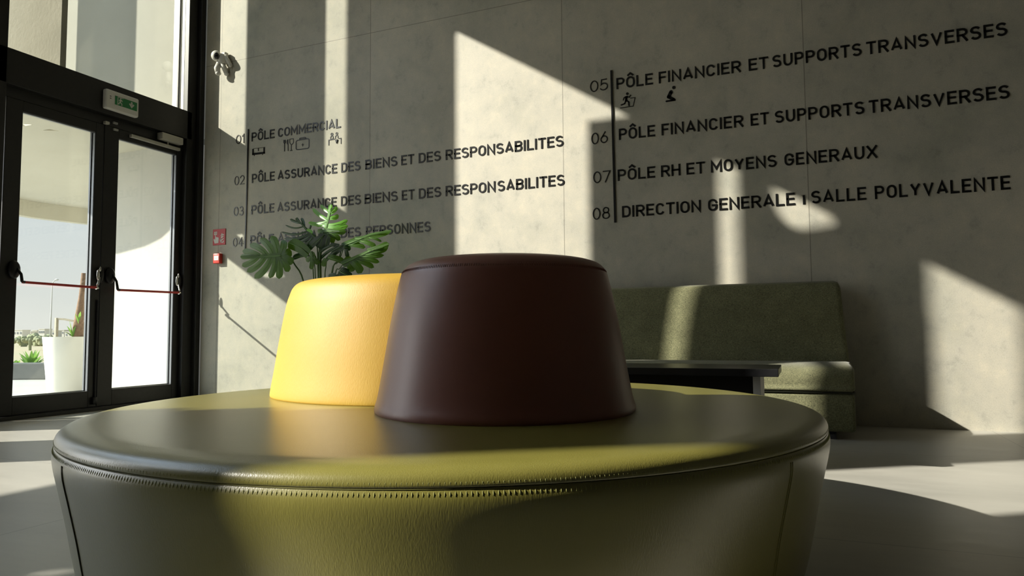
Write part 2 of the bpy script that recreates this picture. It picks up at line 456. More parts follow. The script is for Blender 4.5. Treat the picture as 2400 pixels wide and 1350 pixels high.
def shade_filler(pts):                               # fillers added in two openings to shape their sun patches
    A = [b.verts.new((XF-0.015, y, z)) for y, z in pts]; B = [b.verts.new((XF+0.015, y, z)) for y, z in pts]
    n = len(pts)
    for i in range(n): b.faces.new((A[i], A[(i+1) % n], B[(i+1) % n], B[i]))
    b.faces.new(A[::-1]); b.faces.new(B)
shade_filler([(-2.607, 4.638), (-2.82, 4.638), (-2.82, HEAD), (-2.81, HEAD)])
shade_filler([(-3.446, 4.60), (-3.446, 4.70), (-3.475, 4.63), (-3.52, 4.60)])
shade_filler([(-3.69, 4.60), (-3.52, 4.60), (-3.60, 4.675), (-3.69, 4.78)])
struct('wall_left', b, M_CLAD)

# upright fins added out of view to block sun; they stand on the canopy
def shade_fin(ya, yb, ztop, lab):
    L_ = (yb-ya)/0.867; A = Vector((-0.15, ya-0.04, 0)); D = Vector((-0.97, 0.22, 0)); N_ = Vector((0.22, 0.97, 0))*0.02
    b = BM(); vs = []
    for p in (A-N_, A+N_, A+D*L_+N_, A+D*L_-N_):
        zt = ztop+K*(-0.09-p.x)
        vs.append((b.verts.new((p.x, p.y, 2.53)), b.verts.new((p.x, p.y, zt))))
    for i in range(4):
        j = (i+1) % 4; b.faces.new((vs[i][0], vs[j][0], vs[j][1], vs[i][1]))
    b.faces.new([v[0] for v in vs[::-1]]); b.faces.new([v[1] for v in vs])
    struct('trim_%d' % lab, b, M_EXTWALL)
shade_fin(-3.20, -2.82, 4.83, 8)
shade_fin(-4.03, -3.307, 4.50, 9)
shade_fin(-5.19, -4.36, 4.83, 10)
shade_fin(-7.08, -6.23, 4.83, 11)

# entrance frame
b = BM(); bx(b, (-0.15, -1.85, 2.452), (-0.06, -0.10, 2.72), 0.004); struct('trim_1', b, M_FRAME)
b = BM(); bx(b, (-0.19, -1.85, 2.374), (-0.116, -0.10, 2.46)); bx(b, (-0.19, -0.125, 0), (-0.15, 0.0, 2.46)); struct('trim_7', b, M_FRAME)
b = BM(); bx(b, (-0.15, -0.155, 0), (-0.06, 0.0, HEAD), 0.004); bx(b, (-0.06, -0.055, 0), (-0.012, 0.0, HEAD), 0.004); struct('trim_2', b, M_FRAME)
b = BM(); bx(b, (-0.15, -1.845, 0), (-0.06, -1.765, HEAD), 0.004); struct('trim_3', b, M_FRAME)
b = BM(); bx(b, (-0.19, -1.765, 0.0), (-0.05, -0.125, 0.028), 0.003); struct('trim_4', b, M_FRAME)
# tall pane over the doors
t = thing('window_1', loc=(XF, -0.95, 2.72), kind='structure')
b = BM(); bx(b, (-0.105, -1.765, 2.72), (-0.099, -0.155, HEAD)); obj('pane', b, M_TINT, t)
b = BM(); bx(b, (-0.26, -0.157, 2.72), (-0.115, -0.14, HEAD)); obj('frame_reveal', b, M_WHITE, t)
b = BM(); bx(b, (-0.185, -0.172, 2.72), (-0.170, -0.157, HEAD)); obj('gasket', b, M_FRAME, t)
b = BM(); bx(b, (-0.12, -1.85, HEAD-0.05), (-0.06, 0, HEAD+0.05)); struct('trim_5', b, M_FRAME)

def panic_bar(par, p0, p1, hl, hr):
    """red push bar with a black case on the hinge side and a chrome one on the lock side"""
    A, B = on_x(*p0, -0.02), on_x(*p1, -0.02)
    g = thing('panic_bar', loc=A-par.location); g.parent = par
    b = BM(); cyl(b, A, B, 0.0098, n=20); obj('push_bar', b, M_RED, g, smooth=True, angle=50)
    c = on_x(*hl, -0.095)
    b = BM(); ball(b, c, 1, (0.022, 0.045, 0.068), 18); obj('lock_case', b, M_BLACK, g, smooth=True)
    b = BM(); tube(b, [c+Vector((0.012, 0.012, 0.01)), (c+A)/2+Vector((0.015, 0.012, 0.012)), A+Vector((0.004, -0.004, 0.006)), A+Vector((0, 0.014, 0))], [0.010, 0.010, 0.011, 0.0125], 10); obj('bar_arm', b, M_BLACK, g, smooth=True)
    c = on_x(*hr, -0.095)
    b = BM(); ball(b, c, 1, (0.018, 0.030, 0.066), 18); obj('lock_case', b, M_BLACK, g, smooth=True)
    b = BM(); ball(b, c+Vector((0.018, -0.035, 0.0)), 1, (0.008, 0.013, 0.048), 14); ball(b, c+Vector((0.012, -0.014, 0.05)), 1, (0.006, 0.008, 0.022), 12)
    obj('cover_plate', b, M_CHROME, g, smooth=True)
    b = BM(); tube(b, [c+Vector((0.02, -0.022, -0.025)), B+Vector((0.004, -0.002, 0.018))], [0.0085, 0.0085], 10); cyl(b, B+Vector((0, -0.012, -0.004)), B+Vector((0, 0.004, 0.0)), 0.0125, n=14)
    obj('bar_arm', b, M_CHROME, g, smooth=True, angle=50)
    b = BM(); cyl(b, B, B+Vector((0, 0.018, 0)), 0.0115, n=14); obj('end_cap', b, M_BLACK, g, smooth=True, angle=50)
def leaf(name, y0, y1, g0, g1, bead):
    def sy(y): return y+0.05*(4.922+y)/5.304
    dx = -0.05
    z0, z1, zg0, zg1 = 0.026, 2.372, 0.160, 2.293
    t = thing(name, loc=(XF+dx, sy(y0), 0.028), kind='structure')
    y0, y1, g0, g1 = sy(y0), sy(y1), sy(g0), sy(g1)
    b = BM()
    for lo, hi in (((y0, 0.03), (g0, z1)), ((g1, 0.03), (y1, z1)), ((g0, 0.03), (g1, zg0)), ((g0, zg1), (g1, z1))):
        bx(b, (-0.125+dx, lo[0], lo[1]), (-0.062+dx, hi[0], hi[1]), 0.003)
    obj('leaf_frame', b, M_FRAME, t)
    b = BM(); bx(b, (-0.100+dx, g0-0.006, zg0-0.005), (-0.092+dx, g1+0.006, zg1+0.005)); obj('pane', b, M_GLASS, t)
    b = BM()
    bx(b, (-0.118+dx, g1-0.010, zg0), (-0.101+dx, g1, zg1)); bx(b, (-0.091+dx, g1-0.004, zg0), (-0.068+dx, g1, zg1))
    bx(b, (-0.091+dx, g0, zg1-0.010), (-0.068+dx, g1-0.004, zg1)); bx(b, (-0.118+dx, g0, zg0), (-0.101+dx, g1-0.010, zg0+0.007))
    obj('glazing_bead', b, M_GASKET, t)
    return t
d1 = leaf('door_1', -1.760, -0.992, -1.640, -1.062, 1)
d2 = leaf('door_2', -0.985, -0.158, -0.853, -0.262, 1)
panic_bar(d1, (52, 661), (228, 674), (33, 632), (236, 645))
panic_bar(d2, (276, 679.5), (421, 686), (258, 646), (419, 659))
b = BM(); cyl(b, (-0.104, -0.972, 0.05), (-0.104, -0.972, 0.9), 0.008, n=10); bx(b, (-0.112, -1.002, 0.05), (-0.08, -0.962, 0.11), 0.008); obj('bolt_rod', b, M_BLACK, d1, smooth=True, angle=40)
p0, p1 = on_x(308, 319, -0.085), on_x(422, 351, -0.085)
g = thing('door_closer', loc=p0-d2.location); g.parent = d2
b = BM(); bx(b, (-0.113, p0.y, p1.z-0.012), (-0.08, p1.y, p1.z+0.014), 0.003); obj('slide_rail', b, M_SILVER, g)
q0, q1 = on_x(376, 314, -0.07), on_x(425, 345, -0.07)
b = BM(); bx(b, (-0.113, q0.y, q1.z+0.018), (-0.045, q1.y, q1.z+0.082), 0.005); obj('closer_body', b, M_SILVER, g)
b = BM(); cyl(b, (-0.09, q0.y+0.10, q1.z+0.02), (-0.09, q0.y+0.10, p1.z+0.012), 0.007, n=10); obj('spindle', b, M_SILVER, g)
p = on_x(251, 288, -0.09)
b = BM(); bx(b, (-0.113, p.y-0.020, p.z-0.012), (-0.08, p.y+0.018, p.z+0.012), 0.004)
tag(obj('door_catch', b, M_SILVER, origin=p), 'small pale metal catch at the top of the left door leaf', 'catch')
for (u, v), lab in (((271, 288.5), 'upper of two tiny grey contacts where the door leaves meet'), ((272, 304), 'lower of two tiny grey contacts where the door leaves meet')):
    p = on_x(u, v, -0.1)
    b = BM(); bx(b, (-0.113, p.y-0.021, p.z-0.009), (-0.096, p.y+0.021, p.z+0.009), 0.003)
    o = tag(obj('door_contact', b, M_GREYINK, origin=p), lab, 'sensor', 'door contacts')

# emergency exit light
ex = thing('exit_sign', 'white emergency exit light with a green running man panel above the doors', 'sign', (-0.06, -0.864, 2.57))
y0, y1, z0, z1 = -1.018, -0.710, 2.487, 2.652
b = BM(); bx(b, (-0.062, y0, z0), (-0.012, y1, z1), 0.014, 3); obj('housing', b, M_WHITE, ex)
b = BM(); bx(b, (-0.013, y0+0.078, 2.538), (-0.0095, y1-0.022, 2.612), 0.001); pn = obj('green_panel', b, M_EXITGREEN, ex)
def flat(bm, poly, x0, x1):
    A = [bm.verts.new((x0, y, z)) for y, z in poly]; B = [bm.verts.new((x1, y, z)) for y, z in poly]; n = len(poly)
    for i in range(n): bm.faces.new((A[i], A[(i+1) % n], B[(i+1) % n], B[i]))
    bm.faces.new(A[::-1]); bm.faces.new(B)
b = BM(); cy = y1-0.075
flat(b, [(cy-0.007, 2.602), (cy+0.007, 2.602), (cy+0.007, 2.575), (cy-0.007, 2.575)], -0.0096, -0.0086)
flat(b, [(cy-0.026, 2.580), (cy-0.016, 2.588), (cy, 2.570), (cy+0.016, 2.588), (cy+0.026, 2.580), (cy, 2.548)], -0.0096, -0.0086)
obj('arrow', b, M_SIGNWHITE, ex)
b = BM(); my = y0+0.128
for q in ([(-.006, .026), (.006, .026), (.006, .038), (-.006, .038)], [(-.016, .012), (-.004, .024), (.012, .020), (.020, .006), (.014, .004), (.006, .013), (.002, -.004), (.016, -.014), (.016, -.032), (.009, -.032), (.009, -.018), (-.006, -.010), (-.012, -.026), (-.024, -.026), (-.024, -.019), (-.016, -.018), (-.008, .004), (-.012, .006)], [(-.028, .036), (-.022, .036), (-.022, -.034), (-.028, -.034)], [(-.022, .036), (.026, .036), (.026, .041), (-.028, .041)]):
    flat(b, [(my+y, 2.572+z*0.92) for y, z in q], -0.0096, -0.0086)
obj('running_figure', b, M_SIGNWHITE, ex)
b = BM(); bx(b, (-0.013, y0+0.032, 2.592), (-0.011, y0+0.044, 2.598)); bx(b, (-0.013, y0+0.032, 2.574), (-0.011, y0+0.044, 2.580)); obj('indicator_mark', b, M_BLACK, ex)

# ================================================================ outside the doors
b = BM(); bx(b, (-7.2, -16, -0.15), (-0.13, 6, -0.002)); struct('terrace', b, M_PAVING)
b = BM(); bx(b, (-900, -400, -0.4), (-7.2, 1400, -0.16)); bx(b, (-7.2, 6, -0.4), (60, 1400, -0.16)); struct('field', b, M_FIELD)
b = BM(); bx(b, (-1.21, 0.0, 0), (-0.13, 4.0, 2.47)); struct('wall_outside', b, M_EXTWALL)
b = BM(); bx(b, (-6.0, 0.0, 2.53), (-0.13, 0.35, 7.0)); struct('wall_upper', b, M_UPPER)
poly = [(-0.16, -6.3), (-1.52, -6.3), (-1.52, -0.82), (-1.73, -0.88), (-2.0, -0.97), (-2.32, -1.04), (-2.81, -1.10), (-3.6, -0.62), (-4.25, 0.25), (-4.62, 1.15), (-4.56, 1.75), (-4.45, 2.2), (-4.1, 3.3), (-3.7, 4.0), (-1.21, 4.0), (-1.21, 0.0), (-0.16, 0.0)]
from mathutils.geometry import tessellate_polygon
light_gaps = [[(-0.80, -0.765), (-0.949, -0.765), (-0.969, -0.847), (-1.067, -0.845), (-0.90, -0.845)],  # cut-outs added to throw small light patches on the wall
        [(-1.165, -0.996), (-0.969, -0.991), (-1.169, -1.127)],
        [(-1.403, -1.388), (-1.218, -1.38), (-1.143, -1.401), (-1.179, -1.477), (-1.206, -1.489), (-1.48, -1.488)]]
light_gaps[0] = [(-0.949, -0.765), (-0.969, -0.847), (-1.067, -0.845)]
b = BM()
loops = [poly]+light_gaps
flatv = [v for lp_ in loops for v in lp_]
tris = tessellate_polygon([[Vector((x, y, 0)) for x, y in lp_] for lp_ in loops])
lov = [b.verts.new((x, y, 2.47)) for x, y in flatv]; hiv = [b.verts.new((x, y, 2.53)) for x, y in flatv]
for t_ in tris:
    b.faces.new([lov[k] for k in t_]); b.faces.new([hiv[k] for k in reversed(t_)])
o_ = 0
for lp_ in loops:
    n_ = len(lp_)
    for k in range(n_):
        b.faces.new((lov[o_+k], lov[o_+(k+1) % n_], hiv[o_+(k+1) % n_], hiv[o_+k]))
    o_ += n_
struct('canopy', b, M_SOFFIT)
b = BM()
fe = crspline([(-3.6, -0.62), (-4.25, 0.25), (-4.62, 1.15), (-4.56, 1.75), (-4.45, 2.2), (-4.1, 3.3)], 4)
prism(b, fe+[(x+0.12, y) for x, y in fe[::-1]], 2.25, 2.469); struct('trim_6', b, M_SOFFIT)
def column(cx, cy, r, lab):  # columns added out of view, only to shade the walls
    b = BM(); lathe(b, [(r, 2.53), (r, 7.0)], (cx, cy), 40)
    struct('trim_%d' % lab, b, M_ROUGH, smooth=True, angle=40)
b = BM(); bx(b, (-1.20, -1.18, 2.53), (-0.36, -1.13, 7.0)); tag(obj('plaster_pier', b, M_ROUGH, origin=(-0.7, -1.09, 2.53)), 'rough plastered pier lit by the sun behind the tall pane above the doors', 'pier')
column(-0.99, -2.105, 0.300, 12)
column(-2.62, -0.80, 0.25, 13)

pc = on_z(152, 926, 0.0)
pl = thing('potted_palm', 'tall white tapered planter with a palm trunk outside the left door', 'planter', pc)
b = BM(); lathe(b, [(0.150, 0.0), (0.155, 0.01), (0.212, 0.585), (0.214, 0.60), (0.198, 0.60), (0.196, 0.56), (0.0, 0.56)], (pc.x, pc.y), 48, False, True); obj('pot', b, M_POTW, pl, smooth=True, angle=35)
b = BM(); lathe(b, [(0.195, 0.565), (0.0, 0.585)], (pc.x, pc.y), 24, False); obj('soil', b, M_SOIL, pl)
dd = (pc-CAM).dot(FW)
b = BM(); tp = [at_d(u, v, dd) for u, v in ((181, 795), (183, 770), (187, 735), (191, 695), (196, 640))]; tp[0].z = 0.57
tube(b, tp, [0.052, 0.050, 0.040, 0.026, 0.020], 14); obj('trunk', b, M_TRUNK, pl, smooth=True)
def frond(bm, base, tip, w, lift):
    base, tip = Vector(base), Vector(tip); d = (tip-base); L_ = d.length; d.normalize()
    sd = d.cross(Vector((0, 0, 1)))
    if sd.length < 0.1: sd = RT.copy()
    sd.normalize(); prev = None
    for i in range(7):
        t = i/6; p = base+d*L_*t+Vector((0, 0, lift*math.sin(math.pi*t))); ww = w*math.sin(math.pi*min(0.97, 0.12+0.88*t))
        a, c, e_ = bm.verts.new(p-sd*ww), bm.verts.new(p+Vector((0, 0, -ww*0.35))), bm.verts.new(p+sd*ww)
        if prev: bm.faces.new((prev[0], prev[1], c, a)); bm.faces.new((prev[1], prev[2], e_, c))
        prev = (a, c, e_)
for (u0, v0, u1, v1, w) in ((170, 788, 157, 764, .022), (170, 788, 163, 752, .02), (171, 788, 177, 765, .02), (170, 789, 150, 778, .018), (184, 758, 176, 735, .018), (185, 752, 189, 730, .015)):
    b = BM(); frond(b, at_d(u0, v0, dd-0.06), at_d(u1, v1, dd-0.06), w, 0.01); obj('leaf', b, M_PALM, pl, smooth=True)

ka, kb = on_z(20, 890, 0.0), on_z(190, 888.5, 0.0)
kd = (kb-ka).normalized(); kn = Vector((-kd.y, kd.x, 0)); kn = kn if kn.dot(FW) > 0 else -kn
b = BM(); bx(b, (-1.2, 0, 0), (1.6, 0.28, 0.23), 0.012)
bmesh.ops.transform(b, matrix=Matrix.Translation(ka) @ Matrix(((kd.x, kn.x, 0, 0), (kd.y, kn.y, 0, 0), (0, 0, 1, 0), (0, 0, 0, 1))), verts=b.verts)
tag(obj('garden_kerb', b, M_KERB, origin=ka), 'low grey planting wall along the edge of the terrace', 'low wall')
random.seed(3)
def fan_palm(u, v, lab, n, h, d0):
    base = at_d(u, v, d0)
    t = thing('fan_palm', lab, 'plant', (base.x, base.y, 0.1), 'fan palms behind the low wall')
    for i in range(n):
        a = math.pi*(0.12+0.76*i/(n-1)); L_ = h*(0.75+0.3*random.random())
        e_ = base+RT*math.cos(a)*L_*1.3+Vector((0, 0, math.sin(a)*L_))+FW*random.uniform(-.1, .1)
        b = BM(); frond(b, (base.x, base.y, 0.12), e_, 0.03, 0.02); obj('frond', b, M_PALM, t, smooth=True)
fan_palm(74, 852, 'bright green fan palm rising behind the low wall', 17, 0.21, 10.4)
fan_palm(38, 858, 'smaller fan palm at the left end of the low wall', 11, 0.10, 10.6)
for i, (u, w, hgt, d0, lab) in enumerate(((40, 26, 13, 55, 'leftmost round shrub on the field'), (58, 22, 16, 60, 'second shrub from the left on the field'), (76, 24, 18, 64, 'tall shrub in the middle of the field'),
                                (94, 22, 15, 58, 'shrub just left of the lamp post foot'), (110, 20, 17, 66, 'shrub behind the lamp post'), (66, 30, 8, 40, 'wide low shrub in front of the other shrubs'))):
    c = at_d(u, 800, d0); s = d0/F_PX
    b = BM()
    for k in range(9):
        q = c+RT*random.uniform(-.5, .5)*w*s+Vector((0, 0, random.uniform(-0.2, .5)*hgt*s))+FW*random.uniform(-.4, .4)
        rr = bmesh.ops.create_icosphere(b, subdivisions=2, radius=hgt*s*random.uniform(.35, .6))
        for vv in rr['verts']: vv.co = vv.co*(1+random.uniform(-.14, .14))+q; vv.co.z = max(vv.co.z, -0.159) if k else min(vv.co.z, -0.159) if vv.co.z < q.z else vv.co.z
    tag(obj('shrub', b, M_SHRUB, origin=(c.x, c.y, 0)), lab, 'shrub', 'shrubs on the field')
for i, (u0, u1, v, nw, lab) in enumerate(((30, 52, 772, 3, 'leftmost pale house on the skyline'), (55, 72, 776, 2, 'small low house second from left on the skyline'), (75, 86, 773, 2, 'narrow pale house in the middle of the skyline'),
                               (90, 104, 770, 3, 'tall pale block left of the lamp post'), (106, 128, 774, 3, 'wide pale block behind the lamp post'), (137, 150, 773, 2, 'house seen through the steel frame by the planter'), (152, 176, 777, 3, 'rightmost low house, behind the planter top'))):
    d0 = 480+25*(i % 3); s = d0/F_PX; c = at_d((u0+u1)/2, 789, d0); hh = (790-v)*s; ww = (u1-u0)*s
    rx = Vector((RT.x, RT.y, 0)).normalized(); fx = Vector((FW.x, FW.y, 0)).normalized()
    Mx = Matrix(((rx.x, fx.x, 0, c.x), (rx.y, fx.y, 0, c.y), (0, 0, 1, 0), (0, 0, 0, 1)))
    t = thing('house', lab, 'house', (c.x, c.y, 0), 'houses on the skyline')
    b = BM(); bx(b, (-ww/2, 0, -0.1), (ww/2, 8, hh)); b.transform(Mx); obj('walls', b, M_HOUSE, t)
    for k in range(nw):
        x = -ww/2+ww*(k+0.5)/nw; b = BM(); bx(b, (x-0.5, -0.12, hh-2.6), (x+0.5, 0.06, hh-1.2)); b.transform(Mx); obj('window', b, M_PANE, t)
    b = BM(); bx(b, (-ww/2-0.2, -0.2, hh), (ww/2+0.2, 8.2, hh+0.35)); b.transform(Mx); obj('roof', b, M_HOUSE, t)
lp = at_d(117.5, 790, 60)
t = thing('street_lamp', 'thin grey street lamp standing far beyond the planter', 'street lamp', (lp.x, lp.y, -0.16))
b = BM(); q = [at_d(u, v, 60) for u, v in ((117.5, 797), (120, 730), (122.3, 668), (124.5, 661), (130, 656.5))]; q[0].z = -0.16; tube(b, q, [.07, .055, .04, .035, .03], 8); obj('pole', b, M_LAMP, t, smooth=True)
b = BM(); ball(b, at_d(133, 655.5, 60), 1, (.20, .14, .07), 12); obj('lamp_head', b, M_LAMP, t, smooth=True)
d0 = 8.6
t = thing('steel_frame', 'rusty steel portal frame standing behind the planter', 'frame', at_d(133, 880, d0))
t.location.z = 0
P_ = at_d(133, 747, d0); Q_ = at_d(152, 748.5, d0); R_ = at_d(196, 757, d0)
b = BM(); bx(b, (P_.x-0.016, P_.y-0.016, 0), (P_.x+0.016, P_.y+0.016, P_.z+0.01), 0.003); obj('post', b, M_POST, t)
b = BM(); bx(b, (R_.x-0.016, R_.y-0.016, 0), (R_.x+0.016, R_.y+0.016, R_.z+0.01), 0.003); obj('post', b, M_POST, t)
b = BM(); tube(b, [P_-RT*0.012, Q_, R_], 0.017, 4); obj('top_rail', b, M_POST, t)
# ================================================================ round leather seat
PC = (4.305, -3.10)
ot = thing('round_ottoman', 'large round olive leather seat with two conical back rests, in the foreground', 'ottoman', (PC[0], PC[1], 0))
b = BM(); lathe(b, crspline([(0.880, 0.0), (0.906, 0.004), (0.925, 0.05), (0.942, 0.12), (0.957, 0.20), (0.972, 0.27), (0.984, 0.325), (0.986, 0.352), (0.981, 0.3665)], 4), PC, 192, False)
sb = obj('seat_side', b, M_GREEN, ot, smooth=True)
b = BM(); lathe(b, crspline([(0.979, 0.3668), (0.9835, 0.372), (0.979, 0.386), (0.964, 0.3965), (0.935, 0.402), (0.88, 0.4045), (0.6, 0.407), (0.3, 0.408)], 4)+[(0, 0.408)], PC, 192, False)
st = obj('seat_top', b, M_GREEN, ot, smooth=True)
b = BM(); n = 220; pts = [(PC[0]+0.9815*math.cos(2*math.pi*i/n), PC[1]+0.9815*math.sin(2*math.pi*i/n), 0.367) for i in range(n+1)]
tube(b, pts, 0.0009, 6, False); obj('rim_seam', b, M_SEAM, ot, smooth=True)
def stitches(c, r0, z0, r1, z1, n, rad, hw):
    b = BM()
    for i in range(n):
        a = 2*math.pi*i/n; ca, sa = math.cos(a), math.sin(a)
        p0 = Vector((c[0]+r0*ca, c[1]+r0*sa, z0)); p1 = Vector((c[0]+r1*ca, c[1]+r1*sa, z1))
        tube(b, [p0, (p0+p1)/2+Vector((ca, sa, 0.4))*0.0006, p1], [rad*.7, rad, rad*.7], 5)
    return b
obj('stitching', stitches(PC, 0.9831, 0.3725, 0.9812, 0.3795, 760, 0.0006, 0), M_STITCH, st, smooth=True)
obj('stitching', stitches(PC, 0.9824, 0.3630, 0.9853, 0.3560, 760, 0.0006, 0), M_STITCH, sb, smooth=True)
for a in (247, 337, 67, 157):
    a = math.radians(a)
    for da in (-0.004, 0.004):
        b = BM()
        tube(b, [(PC[0]+r*math.cos(a+da), PC[1]+r*math.sin(a+da), z) for r, z in crspline([(0.907, 0.006), (0.9256, 0.05), (0.9426, 0.12), (0.9576, 0.20), (0.9726, 0.27), (0.9846, 0.325), (0.9865, 0.352)], 3)], 0.0007, 5)
        obj('side_seam', b, M_SEAMDARK if a < 4.5 else M_SEAM, sb, smooth=True)
def cone(name, c, m, ms, lab, zt, sc):
    z0 = 0.400
    prof = [(0.300, z0-0.004), (0.316, z0-0.001), (0.326, z0+0.008), (0.3275, z0+0.020), (0.3195, z0+0.049), (0.3055, z0+0.128), (0.2895, z0+0.224), (0.2745, z0+0.300), (0.2665, z0+0.335), (0.2615, z0+0.352), (0.2520, z0+0.367), (0.2350, z0+0.378), (0.200, z0+0.386), (0.12, z0+0.392), (0.04, z0+0.394)]
    k = (zt-z0)/0.394
    b = BM(); lathe(b, crspline([(r*sc, z0+(z-z0)*k) for r, z in prof], 4)+[(0, zt)], c, 128, False)
    o = obj(name, b, m, ot, smooth=True); o['label'] = lab
    rr, zz = 0.2605*sc, z0+0.3545*k
    obj('stitching', stitches(c, rr+0.0012, zz-0.003, rr-0.0022, zz+0.004, 300, 0.0007, 0), ms, o, smooth=True)
    return o
cone('back_rest', (4.535, -3.283), M_BROWN, M_STITCHB, 'maroon leather conical back rest at the front', 0.792, 1.0)
YC = (4.018, -3.069); YA, YB = 0.398, 0.279; e1 = Vector((0.977, -0.213)); e2 = Vector((0.213, 0.977))
def oval(ins, z, n):
    out = []
    for k in range(n):
        t = 2*math.pi*k/n; p = e1*(YA-ins)*math.cos(t)+e2*(YB-ins)*math.sin(t); out.append((YC[0]+p.x, YC[1]+p.y, z))
    return out
b = BM(); rings = []
for ins, z in crspline([(.035, .395), (.014, .398), (.003, .407), (0, .420), (.011, .486), (.028, .594), (.046, .69), (.056, .724), (.065, .746), (.080, .762), (.105, .771), (.15, .776), (.21, .778), (.25, .7785)], 4):
    rings.append([b.verts.new(p) for p in oval(ins, z, 128)])
for A, B in zip(rings, rings[1:]):
    for k in range(128): b.faces.new((A[k], A[(k+1) % 128], B[(k+1) % 128], B[k]))
b.faces.new(rings[-1])
yo = obj('back_rest', b, M_YELLOW, ot, smooth=True); yo['label'] = 'yellow leather oval back rest at the back left'
b = BM()
for p, q in zip(oval(.0610, .7335, 280), oval(.0640, .7415, 280)): tube(b, [p, q], 0.0011, 5)
obj('stitching', b, M_STITCHY, yo, smooth=True)

# ================================================================ sofa along the wall
X0, X1 = 3.15, 5.492
so = thing('sofa', 'armless dark green fabric sofa against the concrete wall', 'sofa', ((X0+X1)/2, -0.36, 0))
def profile_x(bm, prof, x0, x1, inset):
    """extrude a (y,z) outline along x with soft ends"""
    cy = sum(p[0] for p in prof)/len(prof); cz = sum(p[1] for p in prof)/len(prof)
    st_ = [(x0, inset), (x0+inset*.3, inset*.3), (x0+inset, 0), (x1-inset, 0), (x1-inset*.3, inset*.3), (x1, inset)]
    rings = []
    for x, s in st_:
        ring = []
        for y, z in prof:
            d = Vector((cy-y, cz-z)); L_ = d.length
            ring.append(bm.verts.new((x, y+d.x/L_*s, z+d.y/L_*s)))
        rings.append(ring)
    n = len(prof)
    for A, B in zip(rings, rings[1:]):
        for i in range(n): bm.faces.new((A[i], A[(i+1) % n], B[(i+1) % n], B[i]))
    bm.faces.new(rings[0][::-1]); bm.faces.new(rings[-1])
b = BM()
def back_sect(x_end):
    pass
prof = crspline([(-0.035, 0.30), (-0.035, 0.60), (-0.04, 0.875), (-0.07, 0.908), (-0.11, 0.914), (-0.155, 0.907), (-0.185, 0.875), (-0.21, 0.70), (-0.228, 0.50), (-0.235, 0.32), (-0.16, 0.28)], 4, True)
profile_x(b, prof, X0, X1, 0.035)
for v in b.verts:                               # the back narrows a little towards the top
    v.co.x += -(v.co.z-0.40)*0.07*max(0, (v.co.x-4.6)/(X1-4.6)) if v.co.z > 0.40 else 0
obj('back_cushion', b, M_FABRIC, so, smooth=True)
b = BM()
prof = crspline([(-0.26, 0.262), (-0.26, 0.40), (-0.40, 0.418), (-0.55, 0.415), (-0.645, 0.395), (-0.683, 0.355), (-0.690, 0.30), (-0.682, 0.264), (-0.45, 0.259)], 5, True)
profile_x(b, prof, X0, X1, 0.03); obj('seat_cushion', b, M_FABRIC, so, smooth=True)
b = BM(); bx(b, (X0+0.005, -0.683, 0.045), (X1-0.003, -0.05, 0.256), 0.02, 3); obj('base', b, M_FABRIC, so, smooth=True, angle=60)
b = BM(); tube(b, [(X0+0.02, -0.686, 0.259), (X1-0.02, -0.686, 0.259), (X1-0.004, -0.66, 0.259), (X1-0.004, -0.1, 0.259)], 0.005, 6); obj('piping', b, M_FABDARK, so, smooth=True)
for x, y in ((X1-0.14, -0.62), (X0+0.14, -0.62), (X1-0.14, -0.12), (X0+0.14, -0.12)):
    b = BM(); bx(b, (x-0.04, y-0.03, 0), (x+0.04, y+0.03, 0.05), 0.004); obj('foot', b, M_BLACK, so)

tb = thing('coffee_table', 'low black coffee table in front of the green sofa', 'table', (4.6, -1.55, 0))
b = BM(); bx(b, (4.02, -1.775, 0.407), (5.138, -1.345, 0.440), 0.003); obj('tabletop', b, M_BLACK, tb)
b = BM(); bx(b, (4.16, -1.70, 0.0), (5.03, -1.42, 0.407), 0.002); obj('pedestal', b, M_BLACK, tb)
b = BM(); bx(b, (5.03, -1.702, 0.0), (5.062, -1.418, 0.407), 0.002); o = obj('side_panel', b, M_CEIL, tb); o['label'] = 'end panel with the light on it put into its pale colour'  # light on the pedestal's end face put into a paler colour

# ================================================================ lettering on the wall
STROKES = {}
def arc(cx, cy, rx, ry, a0, a1, n=8):
    return [(cx+rx*math.cos(math.radians(a0+(a1-a0)*i/n)), cy+ry*math.sin(math.radians(a0+(a1-a0)*i/n))) for i in range(n+1)]
def stad(x0=0, x1=1, y0=0, y1=1, r=.36):
    return arc((x0+x1)/2, y1-r, (x1-x0)/2, r, 180, 0, 12)+arc((x0+x1)/2, y0+r, (x1-x0)/2, r, 0, -180, 12)
S_ = STROKES
S_['A'] = (.72, [[(0, 0), (.5, 1), (1, 0)], [(.19, .26), (.81, .26)]], 'b')
S_['B'] = (.64, [[(0, 0), (0, 1), (.62, 1)]+arc(.62, .765, .34, .235, 90, -90)+[(0, .53)], [(0, .53), (.62, .53)]+arc(.62, .265, .38, .265, 90, -90)+[(0, 0)]], '')
S_['C'] = (.63, [arc(.5, .66, .5, .34, 18, 180, 9)+arc(.5, .34, .5, .34, 180, 342, 9)], 'n')
S_['D'] = (.65, [[(0, 0), (0, 1), (.5, 1)]+arc(.5, .64, .5, .36, 90, 0)+arc(.5, .36, .5, .36, 0, -90)+[(0, 0)]], 'c')
S_['E'] = (.57, [[(1, 1), (0, 1), (0, 0), (1, 0)], [(0, .52), (.88, .52)]], '')
S_['F'] = (.55, [[(1, 1), (0, 1), (0, 0)], [(0, .50), (.85, .50)]], '')
S_['G'] = (.65, [arc(.5, .66, .5, .34, 18, 180, 9)+arc(.5, .34, .5, .34, 180, 360, 10)+[(1, .47), (.52, .47)]], '')
S_['H'] = (.66, [[(0, 0), (0, 1)], [(1, 0), (1, 1)], [(0, .52), (1, .52)]], '')
